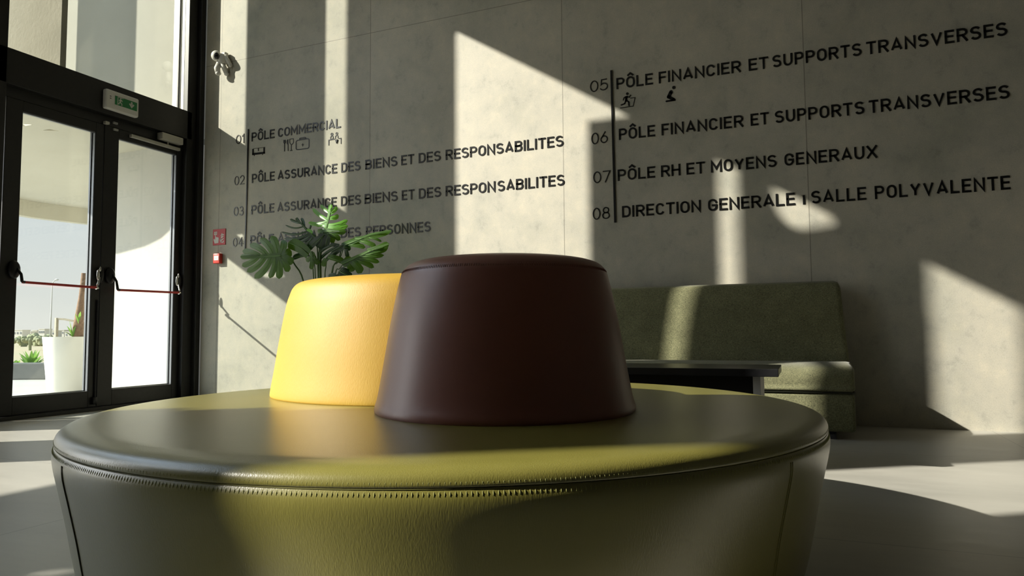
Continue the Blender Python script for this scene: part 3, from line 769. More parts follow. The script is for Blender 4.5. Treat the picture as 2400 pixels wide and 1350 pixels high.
S_['I'] = (.165, [[(.5, 0), (.5, 1)]], '')
S_['L'] = (.55, [[(0, 1), (0, 0), (1, 0)]], '')
S_['M'] = (.80, [[(0, 0), (0, 1), (.5, .28), (1, 1), (1, 0)]], '')
S_['N'] = (.68, [[(0, 0), (0, 1), (1, 0), (1, 1)]], '')
S_['O'] = (.66, [stad()], 'c')
S_['Ô'] = (.66, [stad(), [(.18, 1.24), (.5, 1.42), (.82, 1.24)]], 'c')
S_['P'] = (.63, [[(0, 0), (0, 1), (.58, 1)]+arc(.58, .73, .42, .27, 90, -90)+[(0, .46)]], '')
S_['R'] = (.65, [[(0, 0), (0, 1), (.58, 1)]+arc(.58, .735, .42, .265, 90, -90)+[(0, .47)], [(.52, .47), (1, 0)]], '')
S_['S'] = (.63, [arc(.5, .745, .5, .255, 28, 180, 8)+arc(.5, .745, .5, .215, 190, 262, 4)+arc(.5, .255, .5, .275, 82, 0, 5)+arc(.5, .255, .5, .255, -8, -155, 8)], 'n')
S_['T'] = (.62, [[(0, 1), (1, 1)], [(.5, 1), (.5, 0)]], '')
S_['U'] = (.65, [[(0, 1), (0, .36)]+arc(.5, .36, .5, .36, 180, 360, 12)+[(1, 1)]], '')
S_['V'] = (.69, [[(0, 1), (.5, 0), (1, 1)]], 'b')
S_['X'] = (.68, [[(0, 0), (1, 1)], [(0, 1), (1, 0)]], '')
S_['Y'] = (.68, [[(0, 1), (.5, .42), (1, 1)], [(.5, .42), (.5, 0)]], 'b')
S_['0'] = (.58, [arc(.5, .5, .5, .5, 90, 450, 28)[:-1]], 'c')
S_['1'] = (.25, [[(0, .80), (.95, 1), (.95, 0)]], '')
S_['2'] = (.56, [arc(.48, .72, .48, .28, 170, 0, 10)+[(.90, .55), (0, 0), (1, 0)]], '')
S_['3'] = (.55, [arc(.45, .745, .42, .255, 160, -75, 10)+arc(.45, .26, .5, .26, 75, -160, 12)], 'n')
S_['4'] = (.60, [[(.75, 0), (.75, 1), (0, .28), (1, .28)]], '')
S_['5'] = (.56, [[(.92, 1), (.16, 1), (.08, .52)]+arc(.46, .32, .54, .32, 120, -155, 14)], 'n')
S_['6'] = (.57, [[(.68, 1), (.10, .47)], arc(.5, .31, .5, .31, 90, 450, 22)[:-1]], 'C1')
S_['7'] = (.56, [[(0, 1), (1, 1), (.30, 0)]], '')
S_['8'] = (.58, [arc(.5, .755, .40, .245, 90, 450, 20)[:-1], arc(.5, .27, .5, .27, 90, 450, 20)[:-1]], 'C')
def ribbon(bm, pts, hw, y0, y1, closed=False, cap=True, rnd=False):
    """a flat raised stroke on the wall; pts are (x,z) in metres"""
    P = [Vector(p) for p in pts]
    Q = [P[0]]
    for p in P[1:]:
        if (p-Q[-1]).length > 1e-5: Q.append(p)
    if closed and (Q[0]-Q[-1]).length < 1e-5: Q.pop()
    P = Q; n = len(P)
    if n < 2: return
    if cap and not closed:
        P[0] = P[0]-(P[1]-P[0]).normalized()*hw; P[-1] = P[-1]+(P[-1]-P[-2]).normalized()*hw
    Lf, Rt = [], []
    for i in range(n):
        if closed: a, c = P[i-1], P[(i+1) % n]
        else: a, c = P[max(i-1, 0)], P[min(i+1, n-1)]
        d0 = (P[i]-a).normalized() if (P[i]-a).length > 1e-9 else (c-P[i]).normalized()
        d1 = (c-P[i]).normalized() if (c-P[i]).length > 1e-9 else d0
        n0, n1 = Vector((-d0.y, d0.x)), Vector((-d1.y, d1.x))
        m_ = (n0+n1)
        m_ = m_.normalized() if m_.length > 1e-6 else n0
        k = min(1/max(m_.dot(n0), 0.3), 2.2)
        Lf.append(P[i]+m_*hw*k); Rt.append(P[i]-m_*hw*k)
    V = [[bm.verts.new((q.x, y, q.y)) for q in S] for S, y in ((Lf, y1), (Rt, y1), (Rt, y0), (Lf, y0))]
    for i in range(n if closed else n-1):
        j = (i+1) % n
        for s in range(4): bm.faces.new((V[s][i], V[s][j], V[(s+1) % 4][j], V[(s+1) % 4][i]))
    if not closed:
        bm.faces.new([V[s][0] for s in range(4)]); bm.faces.new([V[s][-1] for s in range(3, -1, -1)])
    if rnd:
        for q in (P if not closed else []): disc(bm, q, hw, y0, y1)
def disc(bm, q, r, y0, y1, sx=1.0, n=18):
    A = [bm.verts.new((q[0]+r*sx*math.cos(2*math.pi*i/n), y0, q[1]+r*math.sin(2*math.pi*i/n))) for i in range(n)]
    B = [bm.verts.new((v.co.x, y1, v.co.z)) for v in A]
    for i in range(n): bm.faces.new((A[i], A[(i+1) % n], B[(i+1) % n], B[i]))
    bm.faces.new(A[::-1]); bm.faces.new(B)
def glyph(bm, ch, x, w, z, cap, th, tilt, y0=-0.0005, y1=-0.004):
    g = STROKES[ch]
    for k, s in enumerate(g[1]):
        pts = [(x+th/2+px*(w-th), z+th/2+pz*(cap-th)+tilt*(px-.5)*w) for px, pz in s]
        closed = (g[2] == 'c' and k == 0) or g[2] == 'C' or (g[2] == 'C1' and k == 1)
        ribbon(bm, pts, th/2, y0, y1, closed, cap=('n' not in g[2] and 'b' not in g[2]))
def word(par, text, ua, ub, base, cap, th, nm):
    """base: two (u,v) points of the row's foot line in the photograph"""
    (u0, v0), (u1, v1) = base
    def foot(u): return on_y(u, v0+(v1-v0)*(u-u0)/(u1-u0))
    A, B = foot(ua), foot(ub)
    ws = [STROKES[c][0]*cap for c in text]
    gap = 0.15*cap
    k = (B.x-A.x-gap*(len(text)-1))/sum(ws)
    if k > 1.30: k = 1.30; gap = (B.x-A.x-sum(ws)*k)/max(1, len(text)-1)
    ws = [w*(k if c != 'I' else min(k, 1.0)) for w, c in zip(ws, text)]
    gap = (B.x-A.x-sum(ws))/max(1, len(text)-1)
    sl = (B.z-A.z)/(B.x-A.x); x = A.x
    for c, w in zip(text, ws):
        b = BM(); glyph(b, c, x, w, A.z+sl*(x+w/2-A.x), cap, th, sl)
        obj(nm, b, M_LETTER, par, origin=(x+w/2, -0.004, A.z)); x += w+gap
def capm(u, v, h): return on_y(u, v-h).z-on_y(u, v).z
ROWS = [
 ('01', (553.1, 572.5), ((553, 338.3), (572.5, 335.0)), 21.0, [('PÔLE', 590, 643.7), ('COMMERCIAL', 651.9, 798.7)], ((591.3, 331.5), (793.8, 300)), 20.4,
  'black raised wall lettering 01 PÔLE COMMERCIAL, top line of the left column'),
 ('02', (549.7, 573.3), ((550, 435.2), (573, 431.6)), 21.3, [('PÔLE', 590.6, 643.7), ('ASSURANCE', 651, 790), ('DES', 800, 845), ('BIENS', 856.5, 931.3), ('ET', 940.6, 970.6), ('DES', 981.5, 1033), ('RESPONSABILITES', 1044.8, 1320.6)], ((591.3, 429.3), (1285, 346.9)), 21.0,
  'black wall lettering 02 PÔLE ASSURANCE DES BIENS, upper of two long lines'),
 ('03', (548, 571.3), ((548, 507.2), (571, 504.7)), 21.8, [('PÔLE', 589.4, 642.5), ('ASSURANCE', 650, 788.8), ('DES', 799.4, 846), ('BIENS', 855, 932.3), ('ET', 942, 971.3), ('DES', 981.9, 1033.8), ('RESPON', 1044.8, 1161), ('SABILITES', 1166.5, 1323)], ((590.6, 502.7), (1285.6, 437.9)), 21.2,
  'black wall lettering 03 PÔLE ASSURANCE DES BIENS, lower of two long lines'),
 ('04', (546, 569.4), ((546, 579.0), (569.4, 577.3)), 21.0, [('PÔLE', 586.9, 641.5), ('ASSURANCE', 651, 790), ('DES', 798.8, 845.3), ('PERSONNES', 858, 1009.4)], ((815.6, 556.9), (977.5, 545)), 21.2,
  'black raised wall lettering 04 PÔLE ASSURANCE DES PERSONNES, partly behind the potted plant'),
 ('05', (1383.3, 1425), ((1391, 216.0), (1418, 211.5)), 26.5, [('PÔLE', 1445, 1530.3), ('FINANCIER', 1544.2, 1736.7), ('ET', 1754.9, 1801), ('SUPPORTS', 1810.8, 2019.7), ('TRANSVERSES', 2030.7, 2361.2)], ((1447.5, 209.2), (2304.9, 90.7)), 26.0,
  'black raised wall lettering 05 PÔLE FINANCIER, top line of the right column'),
 ('06', (1386.3, 1424.7), ((1395, 338.3), (1416, 335.3)), 26.8, [('PÔLE', 1450.8, 1535.3), ('FINANCIER', 1550.8, 1742.5), ('ET', 1759.6, 1802.3), ('SUPPORTS', 1816.7, 2026), ('TRANSVERSES', 2036.7, 2367)], ((1453.3, 328.2), (2312.3, 236.3)), 26.2,
  'black raised wall lettering 06 PÔLE FINANCIER, second line of the right column'),
 ('07', (1390.8, 1431.3), ((1400, 429.4), (1420, 427.6)), 27.3, [('PÔLE', 1448, 1535.5), ('RH', 1549.7, 1595), ('ET', 1609.2, 1652.5), ('MOYENS', 1666.3, 1820.7), ('GENERAUX', 1838.9, 2056.7)], ((1450.8, 423.9), (2035, 371.9)), 26.3,
  'black raised wall lettering 07 PÔLE RH ET MOYENS GENERAUX in the right column'),
 ('08', (1389.7, 1429.5), ((1399, 515.0), (1420, 513.2)), 27.8, [('DIRECTION', 1458.3, 1643), ('GENERALE', 1660, 1863.4), ('SALLE', 1901.9, 2030.8), ('POLYVALENTE', 2050.7, 2368.6)], ((1460, 509.9), (2345.6, 445.5)), 26.8,
  'black raised wall lettering 08 DIRECTION GENERALE SALLE POLYVALENTE, lowest line of the right column'),
]
for num, nx, nb, nh, words, base, ch, lab in ROWS:
    A = on_y(words[0][1], base[0][1])
    t = thing('wall_lettering', lab, 'sign', (A.x, 0, A.z), 'directory lines on the concrete wall')
    cap = capm(nx[0], nb[0][1], nh)
    word(t, num, nx[0], nx[1], nb, cap, cap*0.088, 'numeral')
    cap = capm(words[0][1], base[0][1], ch)
    for tx, ua, ub in words: word(t, tx, ua, ub, base, cap, cap*0.158, 'letter')
    if num == '08':
        b = BM(); a_, c_ = on_y(1881.5, 457.5), on_y(1886, 479); ribbon(b, [(a_.x+.006, a_.z), (c_.x-.004, c_.z)], cap*0.08, -0.0005, -0.004, cap=False); obj('separator_bar', b, M_LETTER, t)
def wz(u, v): p = on_y(u, v); return (p.x, p.z)
for pts, w, lab in ((((582.9, 303), (580, 425), (575.2, 584)), 3.4, 'thin black vertical rule left of lines 01 to 04'), (((1433.0, 165.5), (1442.2, 522)), 4.2, 'thick black vertical rule left of lines 05 to 08')):
    b = BM(); m_ = 4.9/F_PX*1.15
    ribbon(b, [wz(*p) for p in pts], w*m_/2, -0.0005, -0.008, cap=False)
    p = wz(*pts[-1]); tag(obj('divider_rule', b, M_LETTER, origin=(p[0], 0, p[1])), lab, 'sign', 'vertical rules on the concrete wall')
def picto(name, lab, strokes, conv, origin):
    """strokes: (kind, points, width in px of the crop)"""
    k, ox, oy = conv
    def W(p): return wz(ox+p[0]/k, oy+p[1]/k)
    b = BM()
    for st_ in strokes:
        kind, pts = st_[0], [W(p) for p in st_[1]]
        cx, cy = ox+st_[1][0][0]/k, oy+st_[1][0][1]/k
        m_ = abs(on_y(cx+1, cy).x-on_y(cx, cy).x)
        w = (st_[2] if len(st_) > 2 else 0)/k*m_
        if kind == 'l': ribbon(b, pts, w/2, -0.0005, -0.003, False, cap=False)
        elif kind == 'r': ribbon(b, pts, w/2, -0.0005, -0.003, False, cap=False, rnd=True)
        elif kind == 'c': ribbon(b, pts, w/2, -0.0005, -0.003, True)
        elif kind == 'd': disc(b, pts[0], w/2, -0.0005, -0.003)
        elif kind == 'o': disc_pts = [(pts[0][0]+w/2*math.cos(t*.4488), pts[0][1]+w/2*math.sin(t*.4488)) for t in range(14)]; ribbon(b, disc_pts, st_[3]/k*m_/2, -0.0005, -0.003, True)
        elif kind == 'f': 
            A = [b.verts.new((x, -0.001, z)) for x, z in pts]; B = [b.verts.new((x, -0.008, z)) for x, z in pts]; n = len(pts)
            for i in range(n): b.faces.new((A[i], A[(i+1) % n], B[(i+1) % n], B[i]))
            b.faces.new(A[::-1]); b.faces.new(B)
    p = W(origin)
    return tag(obj(name, b, M_LETTER, origin=(p[0], 0, p[1])), lab, 'pictogram', 'pictograms on the concrete wall')
C1 = (8.5714, 560, 290)
picto('sofa_pictogram', 'black sofa pictogram under the words PÔLE COMMERCIAL', [('l', [(285, 505), (283, 625)], 28), ('l', [(268, 613), (524, 581)], 32), ('l', [(509, 472), (509, 592)], 30), ('l', [(298, 501), (498, 478)], 5), ('l', [(393, 488), (393, 550)], 14), ('l', [(311, 628), (311, 648)], 12), ('l', [(475, 606), (475, 626)], 12)], C1, (390, 600))
picto('cutlery_pictogram', 'fork, knife and glass pictogram beside the first aid case', [('l', [(918, 395), (917, 555)], 14), ('l', [(903, 328), (903, 380), (918, 400), (936, 378), (936, 325)], 13), ('l', [(913, 328), (913, 372)], 7), ('l', [(925, 326), (925, 370)], 7), ('l', [(987, 316), (990, 548)], 13), ('l', [(985, 318), (968, 345), (968, 395), (985, 418)], 9), ('c', [(1022, 312), (1095, 302), (1098, 372), (1082, 405), (1058, 420), (1036, 408), (1022, 378)], 11), ('l', [(1055, 420), (1052, 535)], 11), ('l', [(1030, 541), (1076, 535)], 12)], C1, (1000, 500))
rr = [(1150, 370), (1158, 350), (1180, 336), (1380, 302), (1402, 308), (1410, 330), (1408, 462), (1400, 485), (1380, 496), (1185, 522), (1160, 518), (1150, 498)]
picto('first_aid_pictogram', 'first aid case pictogram with a small cross', [('c', rr, 14), ('l', [(1222, 328), (1222, 297), (1238, 288), (1330, 274), (1345, 283), (1348, 306)], 13), ('l', [(1240, 322), (1240, 308), (1335, 293), (1335, 306)], 6), ('l', [(1283, 396), (1283, 456)], 11), ('l', [(1261, 427), (1304, 421)], 11)], C1, (1280, 500))
picto('meeting_pictogram', 'two people at a table pictogram under the end of line 01', [('l', [(1806, 437), (1806, 330), (1925, 308)], 13), ('l', [(2008, 298), (2052, 291), (2052, 405)], 11), ('o', [(1868, 212)], 38, 13), ('o', [(1967, 198)], 36, 10), ('l', [(1844, 312), (1844, 268), (1860, 247), (1882, 245), (1892, 262), (1892, 306)], 14), ('l', [(1844, 311), (1893, 305)], 10), ('l', [(1940, 302), (1940, 257), (1955, 238), (1983, 234), (1991, 250), (1991, 294)], 10), ('f', [(1940, 323), (1988, 317), (1975, 365), (1962, 398)])], C1, (1930, 400))
C2 = (10.0, 1380, 160)
picto('treadmill_pictogram', 'person on a treadmill pictogram under line 05', [('d', [(903, 597)], 62), ('r', [(893, 672), (880, 700), (873, 762)], 50), ('r', [(862, 668), (826, 694), (806, 746)], 22), ('r', [(905, 665), (950, 680), (980, 634)], 24), ('r', [(868, 760), (840, 832), (762, 862)], 30), ('r', [(878, 756), (936, 788), (944, 872)], 32), ('l', [(970, 704), (1085, 686), (1040, 888), (735, 935)], 15)], C2, (900, 900))
picto('kneeling_pictogram', 'kneeling person pictogram under the word FINANCIER of line 05', [('d', [(1993, 453)], 80), ('r', [(1928, 556), (1872, 672)], 86), ('r', [(1872, 672), (1990, 735)], 74), ('r', [(2018, 745), (1820, 776)], 42)], C2, (1920, 780))

# fire call point and its sign, toy astronaut
def P4(u, v): return wz(480+u/9.64, 500+v/9.64)
sg = thing('fire_alarm_sign', 'flat red square sign with a pressing hand and flames above the call point', 'sign', (on_y(514, 576).x, 0, on_y(514, 576).z))
a_, c_ = wz(499.5, 576), wz(529.0, 575); zt, zb = wz(514, 537)[1], wz(514, 574.5)[1]
b = BM(); bx(b, (a_[0], -0.006, zb), (c_[0], 0, zt), 0.0015); obj('plate', b, M_REDSIGN, sg)
def flaty(b, pts, y0, y1):
    A = [b.verts.new((x, y0, z)) for x, z in pts]; B = [b.verts.new((x, y1, z)) for x, z in pts]; n = len(pts)
    for i in range(n): b.faces.new((A[i], A[(i+1) % n], B[(i+1) % n], B[i]))
    b.faces.new(A[::-1]); b.faces.new(B)
def P4s(L_): return [P4(*p) for p in L_]
b = BM(); flaty(b, P4s([(247, 500), (262, 495), (266, 540), (290, 538), (325, 552), (326, 600), (318, 672), (236, 684), (214, 620), (212, 590), (228, 575), (232, 600), (248, 590)]), -0.0062, -0.0075); obj('hand_symbol', b, M_SIGNWHITE, sg)
b = BM(); ribbon(b, P4s([(230, 435), (285, 425), (283, 480), (228, 488)]), 0.0035, -0.0062, -0.0075, True); flaty(b, P4s([(246, 448), (268, 444), (268, 468), (246, 472)]), -0.0062, -0.0075); obj('button_symbol', b, M_SIGNWHITE, sg)
b = BM()
for pts in ([(375, 650), (362, 610), (372, 575), (378, 618), (400, 600), (430, 575)], [(370, 585), (385, 545), (415, 500), (392, 560), (430, 520)], [(380, 510), (400, 465), (412, 480), (440, 485)], [(380, 640), (400, 655), (432, 650), (436, 625)]):
    ribbon(b, P4s(pts), 0.0045, -0.0062, -0.0075)
obj('flame_symbol', b, M_SIGNWHITE, sg)
ac = on_y(510, 608, -0.02)
al = thing('fire_call_point', 'small red fire alarm box with a white label on the wall by the doors', 'alarm', (ac.x, 0, ac.z))
xr = on_y(522, 605).x; w_ = 0.080; zc = 1.318
b = BM(); bx(b, (xr-w_, -0.040, zc-0.047), (xr, 0, zc+0.047), 0.006, 3); obj('box', b, M_REDBOX, al, smooth=True, angle=40)
b = BM(); bx(b, (xr-w_+0.015, -0.0425, zc-0.018), (xr-0.010, -0.039, zc+0.022), 0.001); pnl = obj('label_panel', b, M_WHITE, al)
b = BM()
for k in range(3): bx(b, (xr-w_+0.026+k*0.012, -0.0432, zc-0.001), (xr-w_+0.035+k*0.012, -0.0424, zc+0.003))
obj('print', b, M_GREYINK, pnl)
as_ = on_y(513, 148, -0.07)
at_ = thing('astronaut_figure', 'small white toy astronaut with a dark visor climbing the wall corner', 'figurine', as_)
hc = on_y(507, 131, -0.085); mpx = (hc-CAM).dot(FW)/F_PX
def ap(u, v, y): return on_y(u, v, y)
b = BM(); ball(b, hc, 11.5*mpx, (1, 1, 1.08), 24); obj('helmet', b, M_WHITE, at_, smooth=True)
vd = Vector((-0.1, -1, 0.05)).normalized()
b = BM(); ball(b, hc+(CAM-hc).normalized()*5.2*mpx+RT*0.6*mpx, 7.6*mpx, (1, 1, 1.15), 20); obj('visor', b, M_VISOR, at_, smooth=True)
b = BM(); ball(b, ap(520, 139, -0.055), 1, (10*mpx, 9*mpx, 14*mpx), 18); bx(b, ap(527, 137, -0.03)-Vector((6.5, 6, 14))*mpx, ap(527, 137, -0.03)+Vector((6.5, 6, 14))*mpx, 3*mpx, 3)
ball(b, ap(514, 149, -0.06), 1, (7*mpx, 7*mpx, 6*mpx), 14)
tube(b, [ap(513, 151, -0.06), ap(509, 160, -0.07), ap(511, 172, -0.06)], [6.5*mpx, 7*mpx, 6*mpx], 14); ball(b, ap(511.5, 172, -0.062), 1, (6.5*mpx, 6.5*mpx, 5*mpx), 14)
tube(b, [ap(521, 150, -0.05), ap(526, 160, -0.035), ap(530, 170, -0.02)], [6*mpx, 6*mpx, 5.5*mpx], 14); ball(b, ap(531, 173, -0.02), 1, (6*mpx, 5*mpx, 5*mpx), 14)
tube(b, [ap(526, 130, -0.05), ap(534, 142, -0.03), ap(540, 152, -0.014)], [5*mpx, 5*mpx, 4.5*mpx], 12); ball(b, ap(540, 153, -0.014), 1, (5*mpx, 4*mpx, 5*mpx), 12)
obj('body', b, M_WHITE, at_, smooth=True)
# ================================================================ potted monstera
PX, PY = 1.93, -0.64
pm = thing('potted_monstera', 'potted monstera plant with split leaves behind the yellow back rest', 'plant', (PX, PY, 0))
b = BM(); lathe(b, [(0.13, 0), (0.135, 0.01), (0.175, 0.49), (0.177, 0.50), (0.162, 0.50), (0.160, 0.46), (0, 0.46)], (PX, PY), 40, False, True); obj('pot', b, M_POT, pm, smooth=True, angle=35)
b = BM(); lathe(b, [(0.159, 0.465), (0, 0.48)], (PX, PY), 24, False); obj('soil', b, M_SOIL, pm)
SCL = 3.64
def leaf_plane(y0, c, ax, ay):
    """the leaf lies in a tilted plane through (c, y0); x and y measured on the plant's elevation drawing"""
    def W(x, y, dy=0.0):
        d = y0+ax*(x-c[0])/1000+ay*(y-c[1])/1000+dy
        return on_y(540+x/SCL, 460+y/SCL, d)
    return W
def lobe(bm, W, r, t, w, bend, k, sag, blunt=0.62):
    r, t = Vector(r), Vector(t); d = t-r; L_ = d.length; d.normalize(); nn = Vector((-d.y, d.x))
    n = 11; prev = None
    for i in range(n+1):
        f = i/n; p = r+d*L_*f+nn*bend*L_*math.sin(math.pi*f)*0.5
        if f < 0.82: hw = w/2*(0.80+0.20*math.sin(math.pi*min(1, f/0.82)*0.5))
        else: hw = w/2*math.sqrt(max(0.0, 1-((f-0.82)/0.18)**2))*(1-blunt*0.25*(f-0.82)/0.18)
        hw = max(hw, 0.8)
        dy = k*0.0006+sag*f*f*0.03
        row = (bm.verts.new(W(*(p-nn*hw), dy+0.002*f)), bm.verts.new(W(*p, dy-0.004*math.sin(math.pi*f))), bm.verts.new(W(*(p+nn*hw), dy+0.002*f)))
        if prev:
            bm.faces.new((prev[0], prev[1], row[1], row[0])); bm.faces.new((prev[1], prev[2], row[2], row[1]))
        prev = row
def split_leaf(m, y0, c, ax, ay, rib, hw, lobes, stalk, rad=0.0045, sag=1.0, vein=True):
    W = leaf_plane(y0, c, ax, ay); bm = BM(); prev = None
    for i, p in enumerate(rib):
        f = i/(len(rib)-1); q = rib[min(i+1, len(rib)-1)]; o_ = rib[max(i-1, 0)]
        d = (Vector(q)-Vector(o_)).normalized(); nn = Vector((-d.y, d.x)); h_ = hw*(1-0.75*f)
        if hw:
            row = [bm.verts.new(W(*(Vector(p)+nn*h_*s), -0.0008)) for s in (-1, 0, 1)]
            if prev:
                bm.faces.new((prev[0], prev[1], row[1], row[0])); bm.faces.new((prev[1], prev[2], row[2], row[1]))
            prev = row
    for k, lb in enumerate(lobes):
        r, t, w = lb[:3]; lobe(bm, W, r, t, w, lb[3] if len(lb) > 3 else 0.0, k % 5, sag)
    o = obj('leaf', bm, m, pm, smooth=True)
    if vein:
        vb = BM()
        if len(rib) > 1: tube(vb, [W(*p, -0.006) for p in rib], [0.0028*(1-0.7*i/(len(rib)-1)) for i in range(len(rib))], 5)
        for k, lb in enumerate(lobes):
            r, t = Vector(lb[0]), Vector(lb[1]); bd = lb[3] if len(lb) > 3 else 0.0; d = (t-r); nn = Vector((-d.y, d.x))*bd*0.5
            tube(vb, [W(*(r+d*f+nn*math.sin(math.pi*f)), (k % 5)*0.0006+sag*f*f*0.03-0.0055*math.sin(math.pi*f)-0.0005) for f in (0.02, .3, .6, .88)], [.0016, .0014, .0010, .0005], 4)
        obj('veins', vb, M_VEIN, o, smooth=True)
    if stalk:
        sb_ = BM(); pts = [W(*stalk[0], -0.002)]+[on_y(540+x/SCL, 460+y/SCL, -0.66) for x, y in stalk[1:]]
        e_ = pts[-1]; pts.append(Vector((PX+(e_.x-PX)*0.45, PY, 0.47)))
        sp = []
        for i in range(len(pts)-1):
            p = [pts[max(i-1, 0)], pts[i], pts[i+1], pts[min(i+2, len(pts)-1)]]
            for j in range(4):
                t = j/4; sp.append(0.5*((2*p[1])+(-p[0]+p[2])*t+(2*p[0]-5*p[1]+4*p[2]-p[3])*t*t+(-p[0]+3*p[1]-3*p[2]+p[3])*t**3))
        sp.append(pts[-1])
        tube(sb_, sp, [rad*(0.85+0.5*i/len(sp)) for i in range(len(sp))], 7); obj('stem', sb_, M_STEM, o, smooth=True)
# the big heart-shaped leaf on the left
split_leaf(M_LEAF, -0.74, (300, 515), -0.10, 0.10, [(432, 508), (405, 510), (350, 511), (280, 512), (190, 514), (86, 516)], 34,
 [((432, 505), (522, 468), 74, 0.1), ((424, 500), (462, 372), 62, 0.12), ((402, 502), (352, 336), 66, 0.14), ((368, 505), (255, 356), 60, 0.16), ((318, 506), (165, 408), 56, 0.16), ((255, 510), (102, 466), 52, 0.12),
  ((200, 514), (84, 516), 46, 0.0), ((432, 514), (538, 570), 66, -0.12), ((426, 518), (498, 645), 60, -0.10), ((408, 518), (415, 706), 62, -0.08), ((385, 518), (335, 700), 52, -0.12), ((352, 518), (205, 702), 60, -0.16), ((300, 516), (140, 646), 54, -0.15), ((240, 515), (98, 596), 50, -0.12)],
 [(425, 511), (505, 528), (550, 585), (628, 745)], 0.0055)
# the sunlit crown
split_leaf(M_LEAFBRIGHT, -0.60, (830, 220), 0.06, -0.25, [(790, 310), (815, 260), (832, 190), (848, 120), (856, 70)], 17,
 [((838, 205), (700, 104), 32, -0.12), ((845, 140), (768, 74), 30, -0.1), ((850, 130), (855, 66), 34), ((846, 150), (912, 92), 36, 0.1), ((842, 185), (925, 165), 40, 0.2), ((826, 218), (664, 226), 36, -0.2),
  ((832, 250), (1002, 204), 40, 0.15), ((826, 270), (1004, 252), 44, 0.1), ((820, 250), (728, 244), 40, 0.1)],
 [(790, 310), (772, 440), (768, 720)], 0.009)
split_leaf(M_LEAF, -0.64, (820, 310), 0.10, -0.30, [(795, 305), (860, 300), (930, 300)], 20,
 [((815, 290), (990, 302), 46, 0.1), ((820, 300), (938, 374), 46, -0.1), ((815, 305), (884, 398), 50, -0.1), ((810, 285), (742, 304), 46, -0.1), ((805, 300), (770, 360), 50)],
 [(795, 305), (760, 450), (752, 722)], 0.006)
# the dark leaf seen from behind
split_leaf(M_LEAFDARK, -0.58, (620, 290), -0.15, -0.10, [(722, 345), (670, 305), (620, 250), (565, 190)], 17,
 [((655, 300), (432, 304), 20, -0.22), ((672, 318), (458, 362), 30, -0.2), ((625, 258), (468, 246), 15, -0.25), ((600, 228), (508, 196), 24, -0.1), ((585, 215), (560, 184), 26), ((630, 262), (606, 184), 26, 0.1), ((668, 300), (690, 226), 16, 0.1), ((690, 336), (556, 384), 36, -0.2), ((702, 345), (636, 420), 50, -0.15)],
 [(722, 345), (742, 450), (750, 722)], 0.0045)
split_leaf(M_LEAFBRIGHT, -0.66, (690, 300), 0, -0.2, [(690, 310), (660, 290)], 0, [((700, 312), (650, 284), 26, 0.2)], None, vein=False)
# whole young leaf and the small ones in the middle
split_leaf(M_LEAF, -0.72, (580, 440), 0.12, 0.05, [(668, 496), (600, 440), (494, 396)], 0, [((668, 496), (492, 394), 104, 0.16)], [(668, 496), (700, 580), (713, 728)], 0.004)
split_leaf(M_LEAFDARK, -0.70, (600, 500), 0.1, 0.05, [(664, 500), (530, 528)], 0, [((668, 496), (528, 530), 44, 0.15)], None)
split_leaf(M_LEAF, -0.74, (700, 540), 0.0, 0.1, [(690, 470), (700, 560)], 16, [((695, 520), (648, 556), 40, 0.1), ((700, 530), (690, 625), 40), ((700, 520), (758, 574), 46, 0.1), ((695, 480), (720, 560), 50)], [(695, 470), (720, 600), (728, 728)], 0.004)
split_leaf(M_LEAFDARK, -0.70, (760, 390), 0.1, 0.0, [(800, 330), (720, 410)], 0, [((805, 330), (652, 460), 58, 0.1), ((800, 320), (765, 450), 96, 0.1), ((830, 340), (800, 445), 60, -0.1)], None)
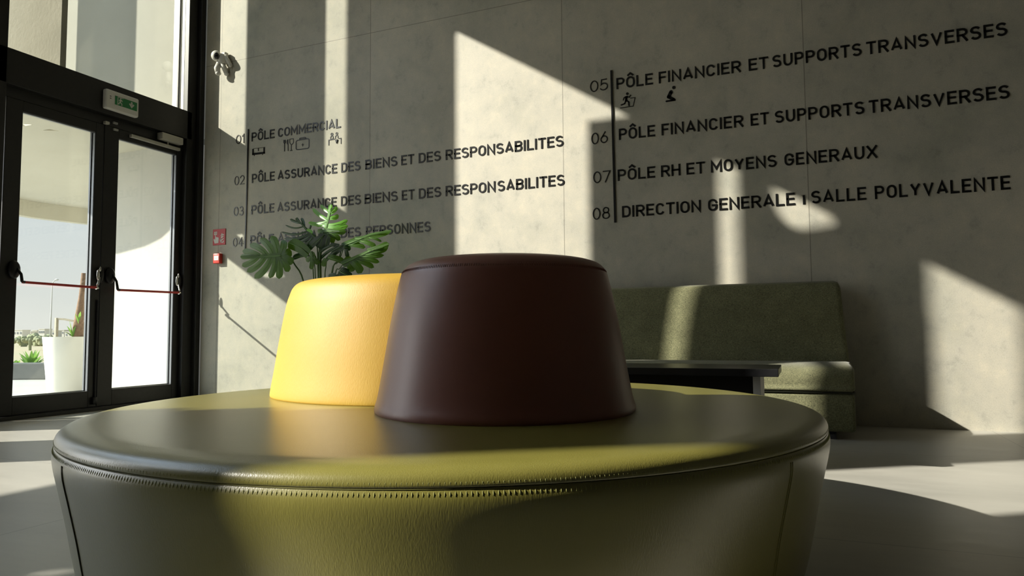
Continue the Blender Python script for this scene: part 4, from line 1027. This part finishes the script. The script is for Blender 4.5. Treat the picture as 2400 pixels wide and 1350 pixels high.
split_leaf(M_LEAFDARK, -0.68, (860, 470), 0.05, 0.0, [(960, 420), (860, 470)], 14, [((900, 408), (740, 500), 26, 0.15), ((920, 425), (755, 545), 26, 0.12), ((940, 440), (800, 565), 30, 0.1), ((930, 420), (850, 410), 34), ((960, 440), (860, 505), 50, 0.1), ((960, 430), (1028, 452), 40, -0.1), ((985, 450), (1000, 520), 36)], [(960, 460), (920, 560), (862, 665)], 0.0045)
split_leaf(M_LEAF, -0.70, (900, 540), 0.05, 0.1, [(830, 520), (960, 560)], 0, [((830, 515), (970, 560), 54, -0.1), ((815, 530), (790, 600), 46, 0.1)], [(825, 525), (815, 600), (806, 722)], 0.004)
# the drooping leaves on the right
split_leaf(M_LEAF, -0.58, (1150, 360), 0.10, -0.45, [(955, 425), (1080, 375), (1200, 325), (1370, 292)], 22,
 [((1060, 365), (1375, 296), 44, 0.08), ((955, 425), (1110, 372), 66, 0.0), ((1000, 415), (1152, 436), 40, -0.1), ((1100, 378), (1245, 432), 42, -0.1), ((1170, 350), (1290, 386), 22, -0.1)],
 [(955, 425), (920, 545), (868, 660)], 0.0045)
split_leaf(M_LEAF, -0.66, (1150, 520), 0.08, -0.05, [(955, 580), (1060, 530), (1180, 470), (1350, 405)], 26,
 [((1170, 470), (1354, 402), 62, 0.1), ((1140, 500), (1345, 442), 40, 0.1), ((1100, 512), (1312, 502), 34, 0.08), ((1080, 528), (1272, 562), 40, -0.05), ((1060, 540), (1225, 608), 46, -0.08), ((1040, 550), (1120, 655), 70, -0.1), ((1000, 560), (1052, 640), 66, 0.0), ((955, 585), (1030, 520), 74, 0.1)],
 [(965, 575), (930, 620), (892, 690)], 0.004)
split_leaf(M_LEAFDARK, -0.72, (980, 660), 0.0, 0.1, [(930, 640), (1020, 690)], 0, [((935, 625), (1034, 694), 64, 0.0), ((950, 620), (1012, 650), 54, 0.1), ((905, 672), (836, 694), 50, 0.1), ((930, 660), (940, 704), 60)], [(930, 660), (915, 705)], 0.003)
sb_ = BM(); tube(sb_, [on_y(540+x/SCL, 460+y/SCL, -0.68) for x, y in ((750, 690), (749, 715), (747, 745))]+[Vector((PX-0.02, PY, 0.475))], [0.002, 0.005, 0.006, 0.006], 7); obj('new_shoot', sb_, M_LEAFBRIGHT, pm, smooth=True)
